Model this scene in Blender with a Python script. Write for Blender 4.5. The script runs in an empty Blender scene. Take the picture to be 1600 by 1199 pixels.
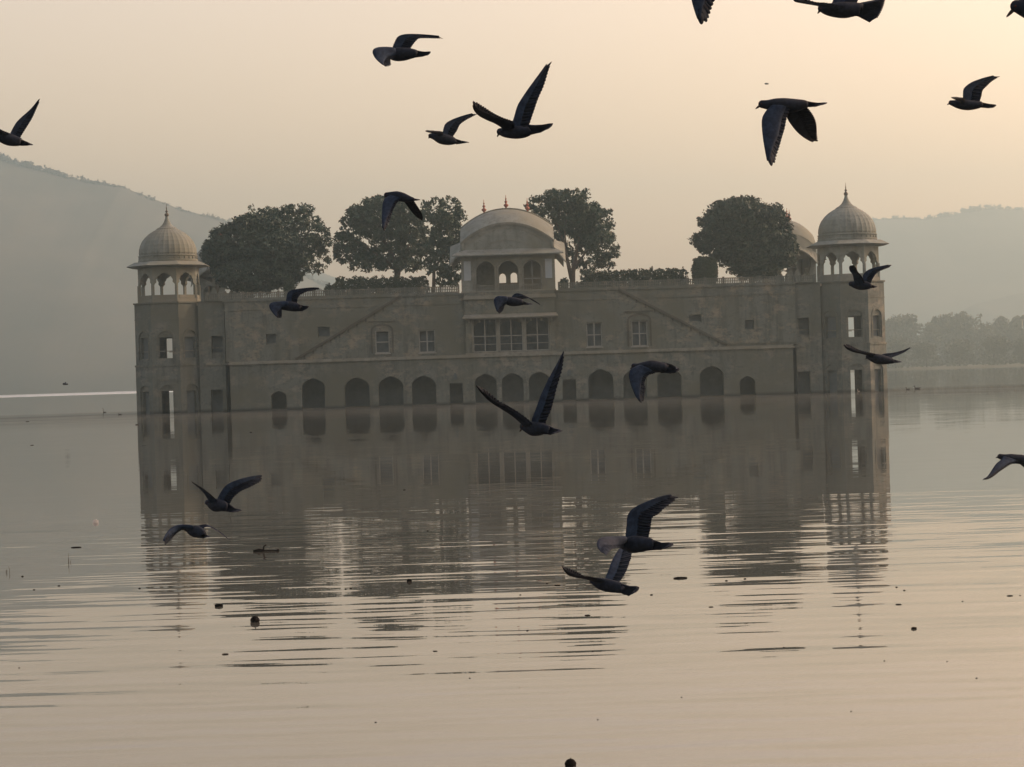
import bpy, bmesh, math, random
import numpy as np
from mathutils import Vector, Matrix
from mathutils.geometry import tessellate_polygon

R = math.radians
S = bpy.context.scene
COL = S.collection

# ------------------------------------------------------------------ camera
F = 3465.0
CAM_H = 2.0
ROLL = 0.031
PITCH = 12.0 / F
cam_data = bpy.data.cameras.new('camera')
cam = bpy.data.objects.new('camera', cam_data)
COL.objects.link(cam)
cam_data.sensor_width = 36.0
cam_data.lens = F / 1600.0 * 36.0
cam_data.clip_start = 0.5
cam_data.clip_end = 30000.0
CM = Matrix.Rotation(R(90) - PITCH, 3, 'X') @ Matrix.Rotation(-ROLL, 3, 'Z')
cam.matrix_world = Matrix.Translation((0, 0, CAM_H)) @ CM.to_4x4()
S.camera = cam

# ------------------------------------------------------------------ world, sun
SUN_EL, SUN_AZ = R(28), R(72)          # azimuth measured from +Y towards +X
w = bpy.data.worlds.new('World')
S.world = w
w.use_nodes = True
nt = w.node_tree
nt.nodes.clear()
sky = nt.nodes.new('ShaderNodeTexSky')
sky.sky_type = 'NISHITA'
sky.sun_disc = False
sky.sun_elevation = SUN_EL
sky.sun_rotation = SUN_AZ
sky.altitude = 400
sky.air_density = 1.6
sky.dust_density = 4.5
sky.ozone_density = 0.6
tint = nt.nodes.new('ShaderNodeMix')
tint.data_type = 'RGBA'
tint.blend_type = 'MULTIPLY'
tint.inputs[0].default_value = 1.0
tint.inputs[7].default_value = (1.58, 1.01, 0.82, 1)
bg = nt.nodes.new('ShaderNodeBackground')
bg.inputs['Strength'].default_value = 0.15
wo = nt.nodes.new('ShaderNodeOutputWorld')
nt.links.new(sky.outputs[0], tint.inputs[6])
nt.links.new(tint.outputs[2], bg.inputs['Color'])
nt.links.new(bg.outputs[0], wo.inputs['Surface'])

sl = bpy.data.lights.new('sun', 'SUN')
sl.energy = 1.4
sl.angle = R(6)
sl.color = (1.0, 0.84, 0.66)
sun = bpy.data.objects.new('sun', sl)
COL.objects.link(sun)
sd = Vector((math.sin(SUN_AZ) * math.cos(SUN_EL), math.cos(SUN_AZ) * math.cos(SUN_EL), math.sin(SUN_EL)))
sun.rotation_euler = sd.to_track_quat('Z', 'Y').to_euler()
sun.location = sd * 100

S.view_settings.view_transform = 'Standard'
S.view_settings.look = 'None'
S.view_settings.exposure = 0.84
S.view_settings.gamma = 1.0
S.cycles.use_denoising = True
S.cycles.max_bounces = 6
S.cycles.diffuse_bounces = 2
S.cycles.glossy_bounces = 3
S.cycles.transmission_bounces = 3
S.cycles.volume_bounces = 0
S.cycles.transparent_max_bounces = 6
S.cycles.caustics_reflective = False
S.cycles.caustics_refractive = False

WZ = -0.33          # water level
HAZE_DENSITY = 0.00056

# ------------------------------------------------------------------ helpers
def W(px, py, Y):
    """the point at depth Y that the photograph shows at pixel (px, py)"""
    d = CM @ Vector(((px - 800) / F, (599.5 - py) / F, -1.0))
    return Vector((0, 0, CAM_H)) + d * (Y / d.y)

def G(px, py):
    """the point on the water at pixel (px, py)"""
    d = CM @ Vector(((px - 800) / F, (599.5 - py) / F, -1.0))
    return Vector((0, 0, CAM_H)) + d * ((WZ - CAM_H) / d.z)

def tag(o, label=None, cat=None, group=None, kind=None):
    if label: o['label'] = label
    if cat: o['category'] = cat
    if group: o['group'] = group
    if kind: o['kind'] = kind
    return o

def empty(name, loc=(0, 0, 0)):
    o = bpy.data.objects.new(name, None)
    COL.objects.link(o)
    o.location = loc
    return o

class MB:
    """collects shapes, links them as one mesh object"""
    def __init__(self):
        self.v, self.f, self.m = [], [], []
    def add(self, vs, fs, mi=0, M=None):
        n = len(self.v)
        if M is not None:
            vs = [M @ Vector(p) for p in vs]
        self.v += [tuple(p) for p in vs]
        self.f += [tuple(i + n for i in q) for q in fs]
        self.m += [mi] * len(fs)
    def box(self, x0, x1, y0, y1, z0, z1, mi=0, M=None):
        vs = [(x0,y0,z0),(x1,y0,z0),(x1,y1,z0),(x0,y1,z0),(x0,y0,z1),(x1,y0,z1),(x1,y1,z1),(x0,y1,z1)]
        self.add(vs, [(0,3,2,1),(4,5,6,7),(0,1,5,4),(1,2,6,5),(2,3,7,6),(3,0,4,7)], mi, M)
    def plate(self, loops, y0, y1, mi=0, M=None):
        """polygon with holes in the XZ plane, between y0 and y1"""
        vl = [[Vector((x, 0, z)) for x, z in lp] for lp in loops]
        tris = tessellate_polygon(vl)
        flat = [p for lp in loops for p in lp]
        n = len(flat)
        vs = [(x, y0, z) for x, z in flat] + [(x, y1, z) for x, z in flat]
        fs = [tuple(t) for t in tris] + [tuple(i + n for i in reversed(t)) for t in tris]
        k = 0
        for lp in loops:
            c = len(lp)
            for i in range(c):
                a, b = k + i, k + (i + 1) % c
                fs.append((a, b, b + n, a + n))
            k += c
        self.add(vs, fs, mi, M)
    def lathe(self, prof, n=24, mi=0, M=None, rib=0.0, ribn=16, cap=True):
        vs, fs = [], []
        for r, z in prof:
            for i in range(n):
                a = 2 * math.pi * i / n
                rr = r * (1 + rib * (abs(math.cos(a * ribn / 2)) - 0.6))
                vs.append((rr * math.cos(a), rr * math.sin(a), z))
        for j in range(len(prof) - 1):
            for i in range(n):
                k = (i + 1) % n
                fs.append((j * n + i, j * n + k, (j + 1) * n + k, (j + 1) * n + i))
        if cap:
            fs.append(tuple(range(n - 1, -1, -1)))
            fs.append(tuple((len(prof) - 1) * n + i for i in range(n)))
        self.add(vs, fs, mi, M)
    def tube(self, pts, rad, n=7, mi=0):
        pts = [Vector(p) for p in pts]
        if not hasattr(rad, '__len__'): rad = [rad] * len(pts)
        vs, fs = [], []
        for i, p in enumerate(pts):
            d = (pts[min(i + 1, len(pts) - 1)] - pts[max(i - 1, 0)]).normalized()
            a = d.orthogonal().normalized() if abs(d.z) > .95 else d.cross(Vector((0, 0, 1))).normalized()
            b = d.cross(a)
            for k in range(n):
                t = 2 * math.pi * k / n
                vs.append(p + (a * math.cos(t) + b * math.sin(t)) * rad[i])
        for i in range(len(pts) - 1):
            for k in range(n):
                q = (k + 1) % n
                fs.append((i * n + k, i * n + q, (i + 1) * n + q, (i + 1) * n + k))
        fs.append(tuple(range(n - 1, -1, -1)))
        fs.append(tuple((len(pts) - 1) * n + k for k in range(n)))
        self.add(vs, fs, mi)
    def build(self, name, mats, parent=None, smooth=False, origin=None, fix=True):
        me = bpy.data.meshes.new(name)
        vs = self.v
        if origin is not None:
            ox, oy, oz = origin
            vs = [(x - ox, y - oy, z - oz) for x, y, z in vs]
        me.from_pydata(vs, [], self.f)
        if not isinstance(mats, (list, tuple)): mats = [mats]
        for m in mats: me.materials.append(m)
        me.polygons.foreach_set('material_index', self.m)
        me.polygons.foreach_set('use_smooth', [smooth] * len(self.f))
        if fix:
            bm = bmesh.new(); bm.from_mesh(me)
            bmesh.ops.recalc_face_normals(bm, faces=bm.faces)
            bm.to_mesh(me); bm.free()
        me.update()
        o = bpy.data.objects.new(name, me)
        COL.objects.link(o)
        if parent: o.parent = parent
        if origin is not None: o.location = origin
        return o

def arch(cx, w, z0, zs, z1, n=8, pointed=0.16, cusps=0):
    """outline of an arched opening: sill z0, spring zs, crown z1"""
    h = w / 2
    pts = [(cx - h, z0), (cx + h, z0)]
    for i in range(0, 2 * n + 1):
        t = i / (2 * n)
        a = math.pi * t
        x, z = math.cos(a), math.sin(a) ** 0.85
        pk = 1 - abs(x)
        z = z * (1 - pointed) + pointed * (1 - abs(x)) * 1.0
        if cusps:
            z -= 0.10 * abs(math.sin(a * cusps)) * (1 if 0 < i < 2 * n else 0)
        pts.append((cx + x * h, zs + z * (z1 - zs)))
    # drop doubles at the springs
    out = [pts[0], pts[1]]
    for p in pts[2:]:
        if abs(p[0] - out[-1][0]) + abs(p[1] - out[-1][1]) > 1e-4: out.append(p)
    return out

def rect(x0, x1, z0, z1):
    return [(x0, z0), (x1, z0), (x1, z1), (x0, z1)]

# ------------------------------------------------------------------ materials
def new_mat(name):
    m = bpy.data.materials.new(name)
    m.use_nodes = True
    b = m.node_tree.nodes['Principled BSDF']
    return m, m.node_tree, b

def N(nt, t, **k):
    n = nt.nodes.new(t)
    for a, v in k.items(): setattr(n, a, v)
    return n

def noisy(name, c1, c2, scale=3.0, rough=0.85, detail=6, stretch=(1, 1, 1), c3=None, scale2=0.4, bump=0.0, spec=0.2):
    m, nt, b = new_mat(name)
    tc = N(nt, 'ShaderNodeTexCoord'); mp = N(nt, 'ShaderNodeMapping')
    mp.inputs['Scale'].default_value = stretch
    nz = N(nt, 'ShaderNodeTexNoise'); nz.inputs['Scale'].default_value = scale; nz.inputs['Detail'].default_value = detail
    nz.inputs['Roughness'].default_value = 0.65
    cr = N(nt, 'ShaderNodeValToRGB')
    cr.color_ramp.elements[0].position = 0.36; cr.color_ramp.elements[1].position = 0.66
    cr.color_ramp.elements[0].color = (*c1, 1); cr.color_ramp.elements[1].color = (*c2, 1)
    nt.links.new(tc.outputs['Object'], mp.inputs[0]); nt.links.new(mp.outputs[0], nz.inputs[0])
    nt.links.new(nz.outputs[0], cr.inputs[0])
    out = cr.outputs[0]
    if c3:
        n2 = N(nt, 'ShaderNodeTexNoise'); n2.inputs['Scale'].default_value = scale2; n2.inputs['Detail'].default_value = 8
        n2.inputs['Roughness'].default_value = 0.7
        r2 = N(nt, 'ShaderNodeValToRGB'); r2.color_ramp.elements[0].position = 0.47; r2.color_ramp.elements[1].position = 0.62
        mx = N(nt, 'ShaderNodeMix', data_type='RGBA')
        nt.links.new(tc.outputs['Object'], n2.inputs[0]); nt.links.new(n2.outputs[0], r2.inputs[0])
        nt.links.new(r2.outputs[0], mx.inputs[0]); nt.links.new(out, mx.inputs[6]); mx.inputs[7].default_value = (*c3, 1)
        out = mx.outputs[2]
    nt.links.new(out, b.inputs['Base Color'])
    b.inputs['Roughness'].default_value = rough
    b.inputs['Specular IOR Level'].default_value = spec
    if bump:
        bp = N(nt, 'ShaderNodeBump'); bp.inputs['Strength'].default_value = bump; bp.inputs['Distance'].default_value = 0.05
        nt.links.new(nz.outputs[0], bp.inputs['Height']); nt.links.new(bp.outputs[0], b.inputs['Normal'])
    return m

def wall_mat(name, base, dirty, pale, damp=False):
    """old lime plaster: vertical rain streaks, pale patches where the wash flaked, darker damp courses"""
    m, nt, b = new_mat(name)
    geo = N(nt, 'ShaderNodeNewGeometry')
    def noise(scale, st, det, lo, hi):
        mp = N(nt, 'ShaderNodeMapping'); mp.inputs['Scale'].default_value = st
        nz = N(nt, 'ShaderNodeTexNoise'); nz.inputs['Scale'].default_value = scale; nz.inputs['Detail'].default_value = det
        nz.inputs['Roughness'].default_value = 0.7
        mr = N(nt, 'ShaderNodeMapRange'); mr.inputs[1].default_value = lo; mr.inputs[2].default_value = hi
        nt.links.new(geo.outputs['Position'], mp.inputs[0]); nt.links.new(mp.outputs[0], nz.inputs[0]); nt.links.new(nz.outputs[0], mr.inputs[0])
        return mr.outputs[0]
    def mix(a, bcol, fac):
        mx = N(nt, 'ShaderNodeMix', data_type='RGBA')
        nt.links.new(fac, mx.inputs[0])
        if isinstance(a, tuple): mx.inputs[6].default_value = (*a, 1)
        else: nt.links.new(a, mx.inputs[6])
        mx.inputs[7].default_value = (*bcol, 1)
        return mx.outputs[2]
    c = mix(base, dirty, noise(1.0, (1.6, 1.6, 0.22), 7, 0.47, 0.70))
    c = mix(c, pale, noise(0.7, (1, 1, 1.6), 9, 0.50, 0.68))
    c = mix(c, dirty, noise(2.2, (1, 1, 1.5), 6, 0.52, 0.72))
    c = mix(c, (base[0]*.86, base[1]*.80, base[2]*.70), noise(0.16, (1, 1, 1), 3, 0.45, 0.62))
    if damp:
        sx = N(nt, 'ShaderNodeSeparateXYZ'); nt.links.new(geo.outputs['Position'], sx.inputs[0])
        mr = N(nt, 'ShaderNodeMapRange'); mr.inputs[1].default_value = WZ + .30; mr.inputs[2].default_value = WZ + .08
        nt.links.new(sx.outputs[2], mr.inputs[0])
        c = mix(c, (dirty[0]*.7, dirty[1]*.7, dirty[2]*.7), mr.outputs[0])
    nt.links.new(c, b.inputs['Base Color'])
    b.inputs['Roughness'].default_value = 0.9
    b.inputs['Specular IOR Level'].default_value = 0.15
    return m

M_WALL = wall_mat('ochre_plaster', (0.103, 0.122, 0.114), (0.050, 0.058, 0.054), (0.185, 0.185, 0.155), damp=True)
M_WALL_UP = wall_mat('ochre_plaster_upper', (0.107, 0.126, 0.116), (0.05, 0.054, 0.048), (0.20, 0.19, 0.145))
M_STAIN = wall_mat('weathered_moulding', (0.07, 0.072, 0.062), (0.04, 0.042, 0.038), (0.10, 0.10, 0.085))
M_TRIM = wall_mat('pale_stone_trim', (0.165, 0.178, 0.158), (0.10, 0.108, 0.097), (0.21, 0.22, 0.195))
M_DOME = wall_mat('dome_plaster', (0.155, 0.178, 0.165), (0.085, 0.097, 0.09), (0.20, 0.225, 0.205))
M_DARK = noisy('dark_interior', (0.065, 0.085, 0.092), (0.09, 0.112, 0.118), 1.5)  # room and recess shade put into the colour; wall lamps use it too
M_WHITE = noisy('white_panel', (0.24, 0.29, 0.32), (0.28, 0.33, 0.36), 2.0)
M_FRAME = noisy('painted_window_frame', (0.17, 0.185, 0.175), (0.21, 0.225, 0.21), 8.0)
M_RED = noisy('red_copper_finial', (0.16, 0.045, 0.03), (0.24, 0.08, 0.05), 6.0, rough=0.5)
M_FIN = noisy('dark_metal_finial', (0.05, 0.045, 0.035), (0.09, 0.08, 0.06), 6.0, rough=0.5)
M_BARK = noisy('bark', (0.05, 0.042, 0.035), (0.09, 0.075, 0.06), 6.0)
M_ROOF = noisy('roof_terrace', (0.28, 0.25, 0.20), (0.34, 0.31, 0.26), 1.0)
def leaf_mat(name, c1, c2, sc=0.8):
    m, nt, b = new_mat(name)
    geo = N(nt, 'ShaderNodeNewGeometry')
    nz = N(nt, 'ShaderNodeTexNoise'); nz.inputs['Scale'].default_value = sc; nz.inputs['Detail'].default_value = 3
    ad = N(nt, 'ShaderNodeMath', operation='ADD')
    ml = N(nt, 'ShaderNodeMath', operation='MULTIPLY'); ml.inputs[1].default_value = 0.5
    mr = N(nt, 'ShaderNodeMapRange'); mr.inputs[1].default_value = 0.4; mr.inputs[2].default_value = 1.1
    mx = N(nt, 'ShaderNodeMix', data_type='RGBA')
    nt.links.new(geo.outputs['Position'], nz.inputs[0])
    nt.links.new(geo.outputs['Random Per Island'], ml.inputs[0])
    nt.links.new(nz.outputs[0], ad.inputs[0]); nt.links.new(ml.outputs[0], ad.inputs[1]); nt.links.new(ad.outputs[0], mr.inputs[0])
    nt.links.new(mr.outputs[0], mx.inputs[0]); mx.inputs[6].default_value = (*c1, 1); mx.inputs[7].default_value = (*c2, 1)
    nt.links.new(mx.outputs[2], b.inputs['Base Color'])
    b.inputs['Roughness'].default_value = 0.6
    b.inputs['Specular IOR Level'].default_value = 0.25
    return m
M_LEAF = leaf_mat('mango_leaves', (0.020, 0.045, 0.032), (0.036, 0.066, 0.045))
M_LEAF2 = leaf_mat('dark_leaves', (0.016, 0.036, 0.027), (0.026, 0.050, 0.035))
M_HEDGE = leaf_mat('hedge_leaves', (0.022, 0.042, 0.026), (0.036, 0.060, 0.036))
M_FAR = leaf_mat('far_leaves', (0.05, 0.06, 0.035), (0.11, 0.12, 0.07), 0.05)
M_BANK = noisy('dark_bank', (0.03, 0.035, 0.02), (0.06, 0.06, 0.035), 0.1)
M_HILL = noisy('scrub_hill', (0.05, 0.055, 0.04), (0.10, 0.095, 0.07), 0.012, detail=10)

# ------------------------------------------------------------------ setting: water
def make_water():
    m, nt, b = new_mat('lake_water')
    nt.nodes.remove(b)
    out = nt.nodes['Material Output']
    geo = N(nt, 'ShaderNodeNewGeometry')
    sx = N(nt, 'ShaderNodeSeparateXYZ'); nt.links.new(geo.outputs['Position'], sx.inputs[0])
    def noise(st, det, rough=0.5, dist=0.0):
        mp = N(nt, 'ShaderNodeMapping'); mp.inputs['Scale'].default_value = st
        nz = N(nt, 'ShaderNodeTexNoise'); nz.inputs['Scale'].default_value = 1.0; nz.inputs['Detail'].default_value = det
        nz.inputs['Roughness'].default_value = rough; nz.inputs['Distortion'].default_value = dist
        nt.links.new(geo.outputs['Position'], mp.inputs[0]); nt.links.new(mp.outputs[0], nz.inputs[0])
        return nz.outputs[0]
    def math_(op, a, bb=None):
        n = N(nt, 'ShaderNodeMath', operation=op)
        for i, v in enumerate((a, bb)):
            if v is None: continue
            if isinstance(v, (int, float)): n.inputs[i].default_value = v
            else: nt.links.new(v, n.inputs[i])
        return n.outputs[0]
    def mrange(v, a, b_, c, d, smooth=True):
        n = N(nt, 'ShaderNodeMapRange'); n.interpolation_type = 'SMOOTHSTEP' if smooth else 'LINEAR'
        nt.links.new(v, n.inputs[0])
        for i, q in enumerate((a, b_, c, d)): n.inputs[i + 1].default_value = q
        return n.outputs[0]
    Y = sx.outputs[1]
    # wavelets run across the view: long crests in x, short in y; the lake is calm towards the palace
    n1 = math_('SUBTRACT', noise((0.55, 5.0, 1), 2.0, 0.35, 0.25), 0.5)
    n2 = math_('SUBTRACT', noise((0.8, 7.0, 1), 1.0, 0.5, 0.2), 0.5)
    n3 = math_('SUBTRACT', noise((0.06, 0.25, 1), 2.0, 0.5), 0.5)
    patch = mrange(noise((0.035, 0.05, 1), 1.0), 0.38, 0.62, 0.72, 1.2)
    a1 = math_('MULTIPLY', mrange(Y, 23, 48, 0.092, 0.018), patch)
    a2 = math_('MULTIPLY', mrange(Y, 11, 26, 0.110, 0.006), patch)
    sy = math_('ADD', math_('MULTIPLY', n1, a1), math_('MULTIPLY', n2, a2))
    sy = math_('ADD', sy, math_('MULTIPLY', n3, 0.006))
    nx1 = math_('SUBTRACT', noise((0.5, 1.1, 3.3), 1.0), 0.5)
    sxx = math_('MULTIPLY', nx1, math_('MULTIPLY', a1, 0.22))
    cb = N(nt, 'ShaderNodeCombineXYZ'); nt.links.new(sxx, cb.inputs[0]); nt.links.new(sy, cb.inputs[1]); cb.inputs[2].default_value = 1.0
    nrm = N(nt, 'ShaderNodeVectorMath', operation='NORMALIZE'); nt.links.new(cb.outputs[0], nrm.inputs[0])
    # a breeze-ruffled band far out on the left
    band = mrange(Y, 830, 900, 0, 1); band2 = mrange(Y, 1650, 1750, 1, 0)
    bx = mrange(sx.outputs[0], -150, -110, 1, 0)
    ruff = math_('MULTIPLY', math_('MULTIPLY', band, band2), bx)
    rough = math_('ADD', math_('MULTIPLY', ruff, 0.30), 0.004)
    gl = N(nt, 'ShaderNodeBsdfGlossy'); gl.inputs['Color'].default_value = (0.98, 0.97, 0.96, 1)
    nt.links.new(rough, gl.inputs['Roughness']); nt.links.new(nrm.outputs[0], gl.inputs['Normal'])
    df = N(nt, 'ShaderNodeBsdfDiffuse'); df.inputs['Color'].default_value = (0.062, 0.066, 0.059, 1)
    fr = N(nt, 'ShaderNodeFresnel'); fr.inputs['IOR'].default_value = 1.85
    nt.links.new(nrm.outputs[0], fr.inputs['Normal'])
    # a dusty film of scum lies on the still water along the palace wall
    film = math_('MULTIPLY', mrange(Y, 120, 184, 0, 1), mrange(Y, 196, 225, 1, 0))
    film = math_('MULTIPLY', film, mrange(noise((0.05, 0.10, 1), 4.0, 0.7), 0.35, 0.6, 0.55, 1.0))
    keep = math_('SUBTRACT', 1.0, math_('MULTIPLY', film, 0.5))
    mx = N(nt, 'ShaderNodeMixShader')
    nt.links.new(math_('MULTIPLY', fr.outputs[0], keep), mx.inputs[0]); nt.links.new(df.outputs[0], mx.inputs[1]); nt.links.new(gl.outputs[0], mx.inputs[2])
    nt.links.new(mx.outputs[0], out.inputs['Surface'])
    b_ = MB()
    b_.add([(-3400, -150, WZ), (3400, -150, WZ), (3400, 3400, WZ), (-3400, 3400, WZ)], [(0, 1, 2, 3)])
    tag(b_.build('lake_water', m), 'calm brownish lake mirroring the palace and the sky', None, None, 'structure')
make_water()

def lerp_line(pts, x):
    if x <= pts[0][0]: return pts[0][1]
    for (a, b), (c, d) in zip(pts, pts[1:]):
        if x <= c:
            t = (x - a) / (c - a); t = t * t * (3 - 2 * t) * .35 + t * .65
            return b + (d - b) * t
    return pts[-1][1]

def hill(name, pts, Y, depth, seed, bump, label, x0, x1, back=350):
    """a ridge whose crest stands at depth Y and whose slope runs down to the shore"""
    rng = np.random.RandomState(seed)
    nx, ny = 420, 26
    ph = rng.rand(14) * 6.28
    v, f = [], []
    for j in range(ny + 6):
        for i in range(nx + 1):
            px = x0 + (x1 - x0) * i / nx
            c = W(px, lerp_line(pts, px), Y)
            if j <= ny:
                s = j / ny
                y = Y - depth * (1 - s)
                z = c.z * (s ** 0.85)
            else:
                q = (j - ny) / 6
                y = Y + back * q
                z = c.z * (1 - q ** 1.5)
            x = c.x * (1 + 0)
            n = 0
            for k in range(3):
                n += math.sin(x * (0.011 * 1.7 ** k) + ph[k] + 0.6 * math.sin(y * 0.013 * 1.5 ** k + ph[k + 7])) * math.cos(y * (0.009 * 1.6 ** k) + ph[k + 7]) / 1.75 ** k
            env = math.sin(min(1, (j / ny)) * math.pi) if j < ny else 0
            n2 = n * bump * (0.35 + .25 * env)
            z = max(-0.6, z + n2 * min(1, z / 30)) if j > 0 else -0.6
            if j >= ny + 5: z = -0.6
            v.append((x, y, z + (rng.rand() - .5) * bump * .03 * min(1, max(z, 0) / 20)))
    for j in range(ny + 5):
        for i in range(nx):
            a = j * (nx + 1) + i
            f.append((a, a + 1, a + nx + 2, a + nx + 1))
    b = MB(); b.add(v, f)
    o = b.build(name, M_HILL, smooth=True, fix=False)
    tag(o, label, None, None, 'structure')
    return o

L_SKY = [(-300, 190), (-80, 222), (0, 244), (30, 254), (70, 265), (110, 278), (150, 288), (190, 295), (215, 306), (250, 320), (290, 335), (330, 342), (360, 350), (400, 378), (450, 416), (500, 444), (545, 470), (620, 520), (700, 586)]
hill('hill', L_SKY, 1950, 420, 3, 6, 'long wooded hill falling from the upper left behind the palace', -320, 700)
hill('hill', [(300, 470), (380, 415), (430, 405), (490, 423), (527, 434), (600, 470), (760, 520), (900, 560), (1000, 575)], 2700, 300, 5, 6, 'pale far hill in the gap between the two left roof trees', 250, 1010)
hill('hill', [(1080, 555), (1180, 470), (1240, 420), (1280, 385), (1320, 358), (1365, 345), (1400, 342), (1440, 342), (1480, 336), (1510, 329), (1550, 324), (1600, 326), (1700, 335), (1900, 330)], 2950, 500, 7, 7, 'faint flat-topped hill in the haze on the right', 1060, 1920)
hill('hill', [(1400, 560), (1470, 505), (1528, 474), (1600, 456), (1700, 440), (1900, 420)], 2400, 300, 9, 5, 'low faint spur in front of the right hill', 1380, 1900)
hill('far_shore', [(380, 596), (500, 590), (700, 586), (900, 576), (1100, 568), (1300, 562), (1420, 560)], 2300, 200, 11, 2, 'flat far bank of the lake behind the palace', 380, 1440, back=120)

# ------------------------------------------------------------------ foliage
def leaf_cloud(blobs, n_clump, per, clump_r, leaf, seed, shell=0.55, squash=0.75):
    """leaf-sized faces in clumps spread through ellipsoid blobs; returns verts, faces arrays"""
    rng = np.random.RandomState(seed)
    B = np.array(blobs, float)
    wt = (B[:, 3] * B[:, 4] * B[:, 5]) ** 0.75
    idx = rng.choice(len(B), n_clump, p=wt / wt.sum())
    d = rng.normal(size=(n_clump, 3)); d /= np.linalg.norm(d, axis=1)[:, None]
    r = shell + (1 - shell) * rng.rand(n_clump) ** 0.6
    r = np.where(rng.rand(n_clump) < 0.3, rng.rand(n_clump) ** 0.5, r)
    r *= 1 + rng.normal(size=n_clump) * 0.05
    cc = B[idx, :3] + d * B[idx, 3:] * r[:, None]
    cr = clump_r * (0.6 + 0.8 * rng.rand(n_clump))
    n = n_clump * per
    ce = np.repeat(cc, per, 0)
    dd = rng.normal(size=(n, 3)); dd /= np.linalg.norm(dd, axis=1)[:, None]
    ce = ce + dd * (np.repeat(cr, per) * rng.rand(n) ** 0.5)[:, None] * np.array([1, 1, squash])
    a = rng.normal(size=(n, 3)); a /= np.linalg.norm(a, axis=1)[:, None]
    b = np.cross(a, rng.normal(size=(n, 3))); b /= np.linalg.norm(b, axis=1)[:, None]
    s = leaf * (0.6 + 0.8 * rng.rand(n))[:, None]
    v = np.stack([ce - a * s, ce + b * s * .45, ce + a * s, ce - b * s * .45], 1).reshape(-1, 3)
    return v

def quads_object(name, v, mat, parent=None, origin=(0, 0, 0)):
    n = len(v) // 4
    v = v - np.array(origin)
    me = bpy.data.meshes.new(name)
    me.vertices.add(len(v)); me.vertices.foreach_set('co', v.astype(np.float32).ravel())
    me.loops.add(n * 4); me.loops.foreach_set('vertex_index', np.arange(n * 4, dtype=np.int32))
    me.polygons.add(n); me.polygons.foreach_set('loop_start', np.arange(n, dtype=np.int32) * 4)
    me.polygons.foreach_set('loop_total', np.full(n, 4, dtype=np.int32))
    me.materials.append(mat)
    me.update(calc_edges=True)
    o = bpy.data.objects.new(name, me)
    COL.objects.link(o)
    if parent: o.parent = parent
    return o

def px_blobs(bl, Y, dscale=1.0, yj=1.5, seed=0):
    rng = random.Random(seed)
    out = []
    for (x, y, rx, ry) in bl:
        c = W(x, y, Y)
        k = Y / F
        out.append((c.x, c.y + rng.uniform(-yj, yj), c.z, rx * k, (rx + ry) / 2 * k * dscale, ry * k))
    return out

def roof_tree(name, label, bl, Y, base, limbs, n, per, leaf, mat, seed, zb, group, clump=0.42, r0=0.32):
    b0 = W(base[0], base[1], Y); b0.z = zb
    root = empty(name, b0)
    tag(root, label, 'tree', group)
    blobs = px_blobs(bl, Y, seed=seed)
    v = leaf_cloud(blobs, n, per, clump, leaf, seed)
    v = v[:]  # world coordinates
    quads_object('crown', v, mat, root, b0)
    m = MB()
    rng = random.Random(seed)
    k = Y / F
    for li in limbs:
        pts = [W(x, y, Y) - b0 for x, y in li[0]]
        pts = [p + Vector((0, li[2] * i / len(pts), 0)) for i, p in enumerate(pts)]
        if abs(li[0][0][1] - base[1]) < 1: pts[0].z = -0.05
        rr = [li[1] * (1 - 0.75 * i / (len(pts) - 1)) for i in range(len(pts))]
        m.tube(pts, rr, 7)
    m.build('trunk', M_BARK, root, smooth=True)
    return root

# ------------------------------------------------------------------ the palace
D = 193.0
K = D / F
def PX(px, py=560, Y=D): return W(px, py, Y).x
def PZ(px, py, Y=D): return W(px, py, Y).z
ZT = 9.3            # terrace level / wall top
ZL = 3.80           # ledge between the floors
YL, YU, YR = 191.2, 191.75, 193.6
palace = empty('palace', (PX(800), 215, 0))
tag(palace, 'long ochre two-storey palace with domed corner towers standing in the lake', 'palace')
PO = Vector(palace.location)
def part(b, name, mat, smooth=False, parent=None):
    if parent is None:
        b.v = [(x - PO.x, y - PO.y, z - PO.z) for x, y, z in b.v]
        return b.build(name, mat, palace, smooth)
    return b.build(name, mat, parent, smooth)

def px_rect(x0, x1, y0, y1, Y):
    a, b = W(x0, y1, Y), W(x1, y0, Y)
    return a.x, b.x, PZ((x0 + x1) / 2, y1, Y), PZ((x0 + x1) / 2, y0, Y)

XL, XR = PX(318), PX(1277)          # inner edges of the towers
# lower floor
low_arches = [(423, 447, 611, 'A'), (471, 507, 591, 'A'), (538, 577, 590, 'A'), (591, 630, 588, 'A'), (643, 681, 587, 'A'),
              (742, 776, 584, 'A'), (784, 818, 583, 'A'), (826, 860, 581, 'A'), (919, 959, 577, 'A'), (974, 1011, 577, 'A'),
              (1027, 1065, 575, 'A'), (1094, 1131, 572, 'A'), (1156, 1180, 588, 'A'), (702, 723, 599, 'R'), (879, 900, 593, 'R')]
xa, xb = PX(360, 600, YL), PX(1240, 580, YL)
holes = []; arch_specs = []
for (x0, x1, yt, kd) in low_arches:
    a, b = PX(x0, 600, YL), PX(x1, 600, YL)
    z1 = PZ((x0 + x1) / 2, yt, YL)
    if kd == 'A':
        h = arch((a + b) / 2, b - a, -0.55, z1 - (b - a) * 0.42, z1, pointed=0.30)
    else:
        h = rect(a, b, -0.55, z1)
    holes.append(h); arch_specs.append((a, b, z1, kd))
m = MB()
m.plate([rect(xa, xb, -0.9, ZL - 0.12)] + holes, YL, YL + 0.75)
m.box(xa, xa + 0.5, YL + 0.75, YR + .3, -0.9, ZL - 0.12)
m.box(xb - 0.5, xb, YL + 0.75, YR + .3, -0.9, ZL - 0.12)
part(m, 'lower_wall', M_WALL)
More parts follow.
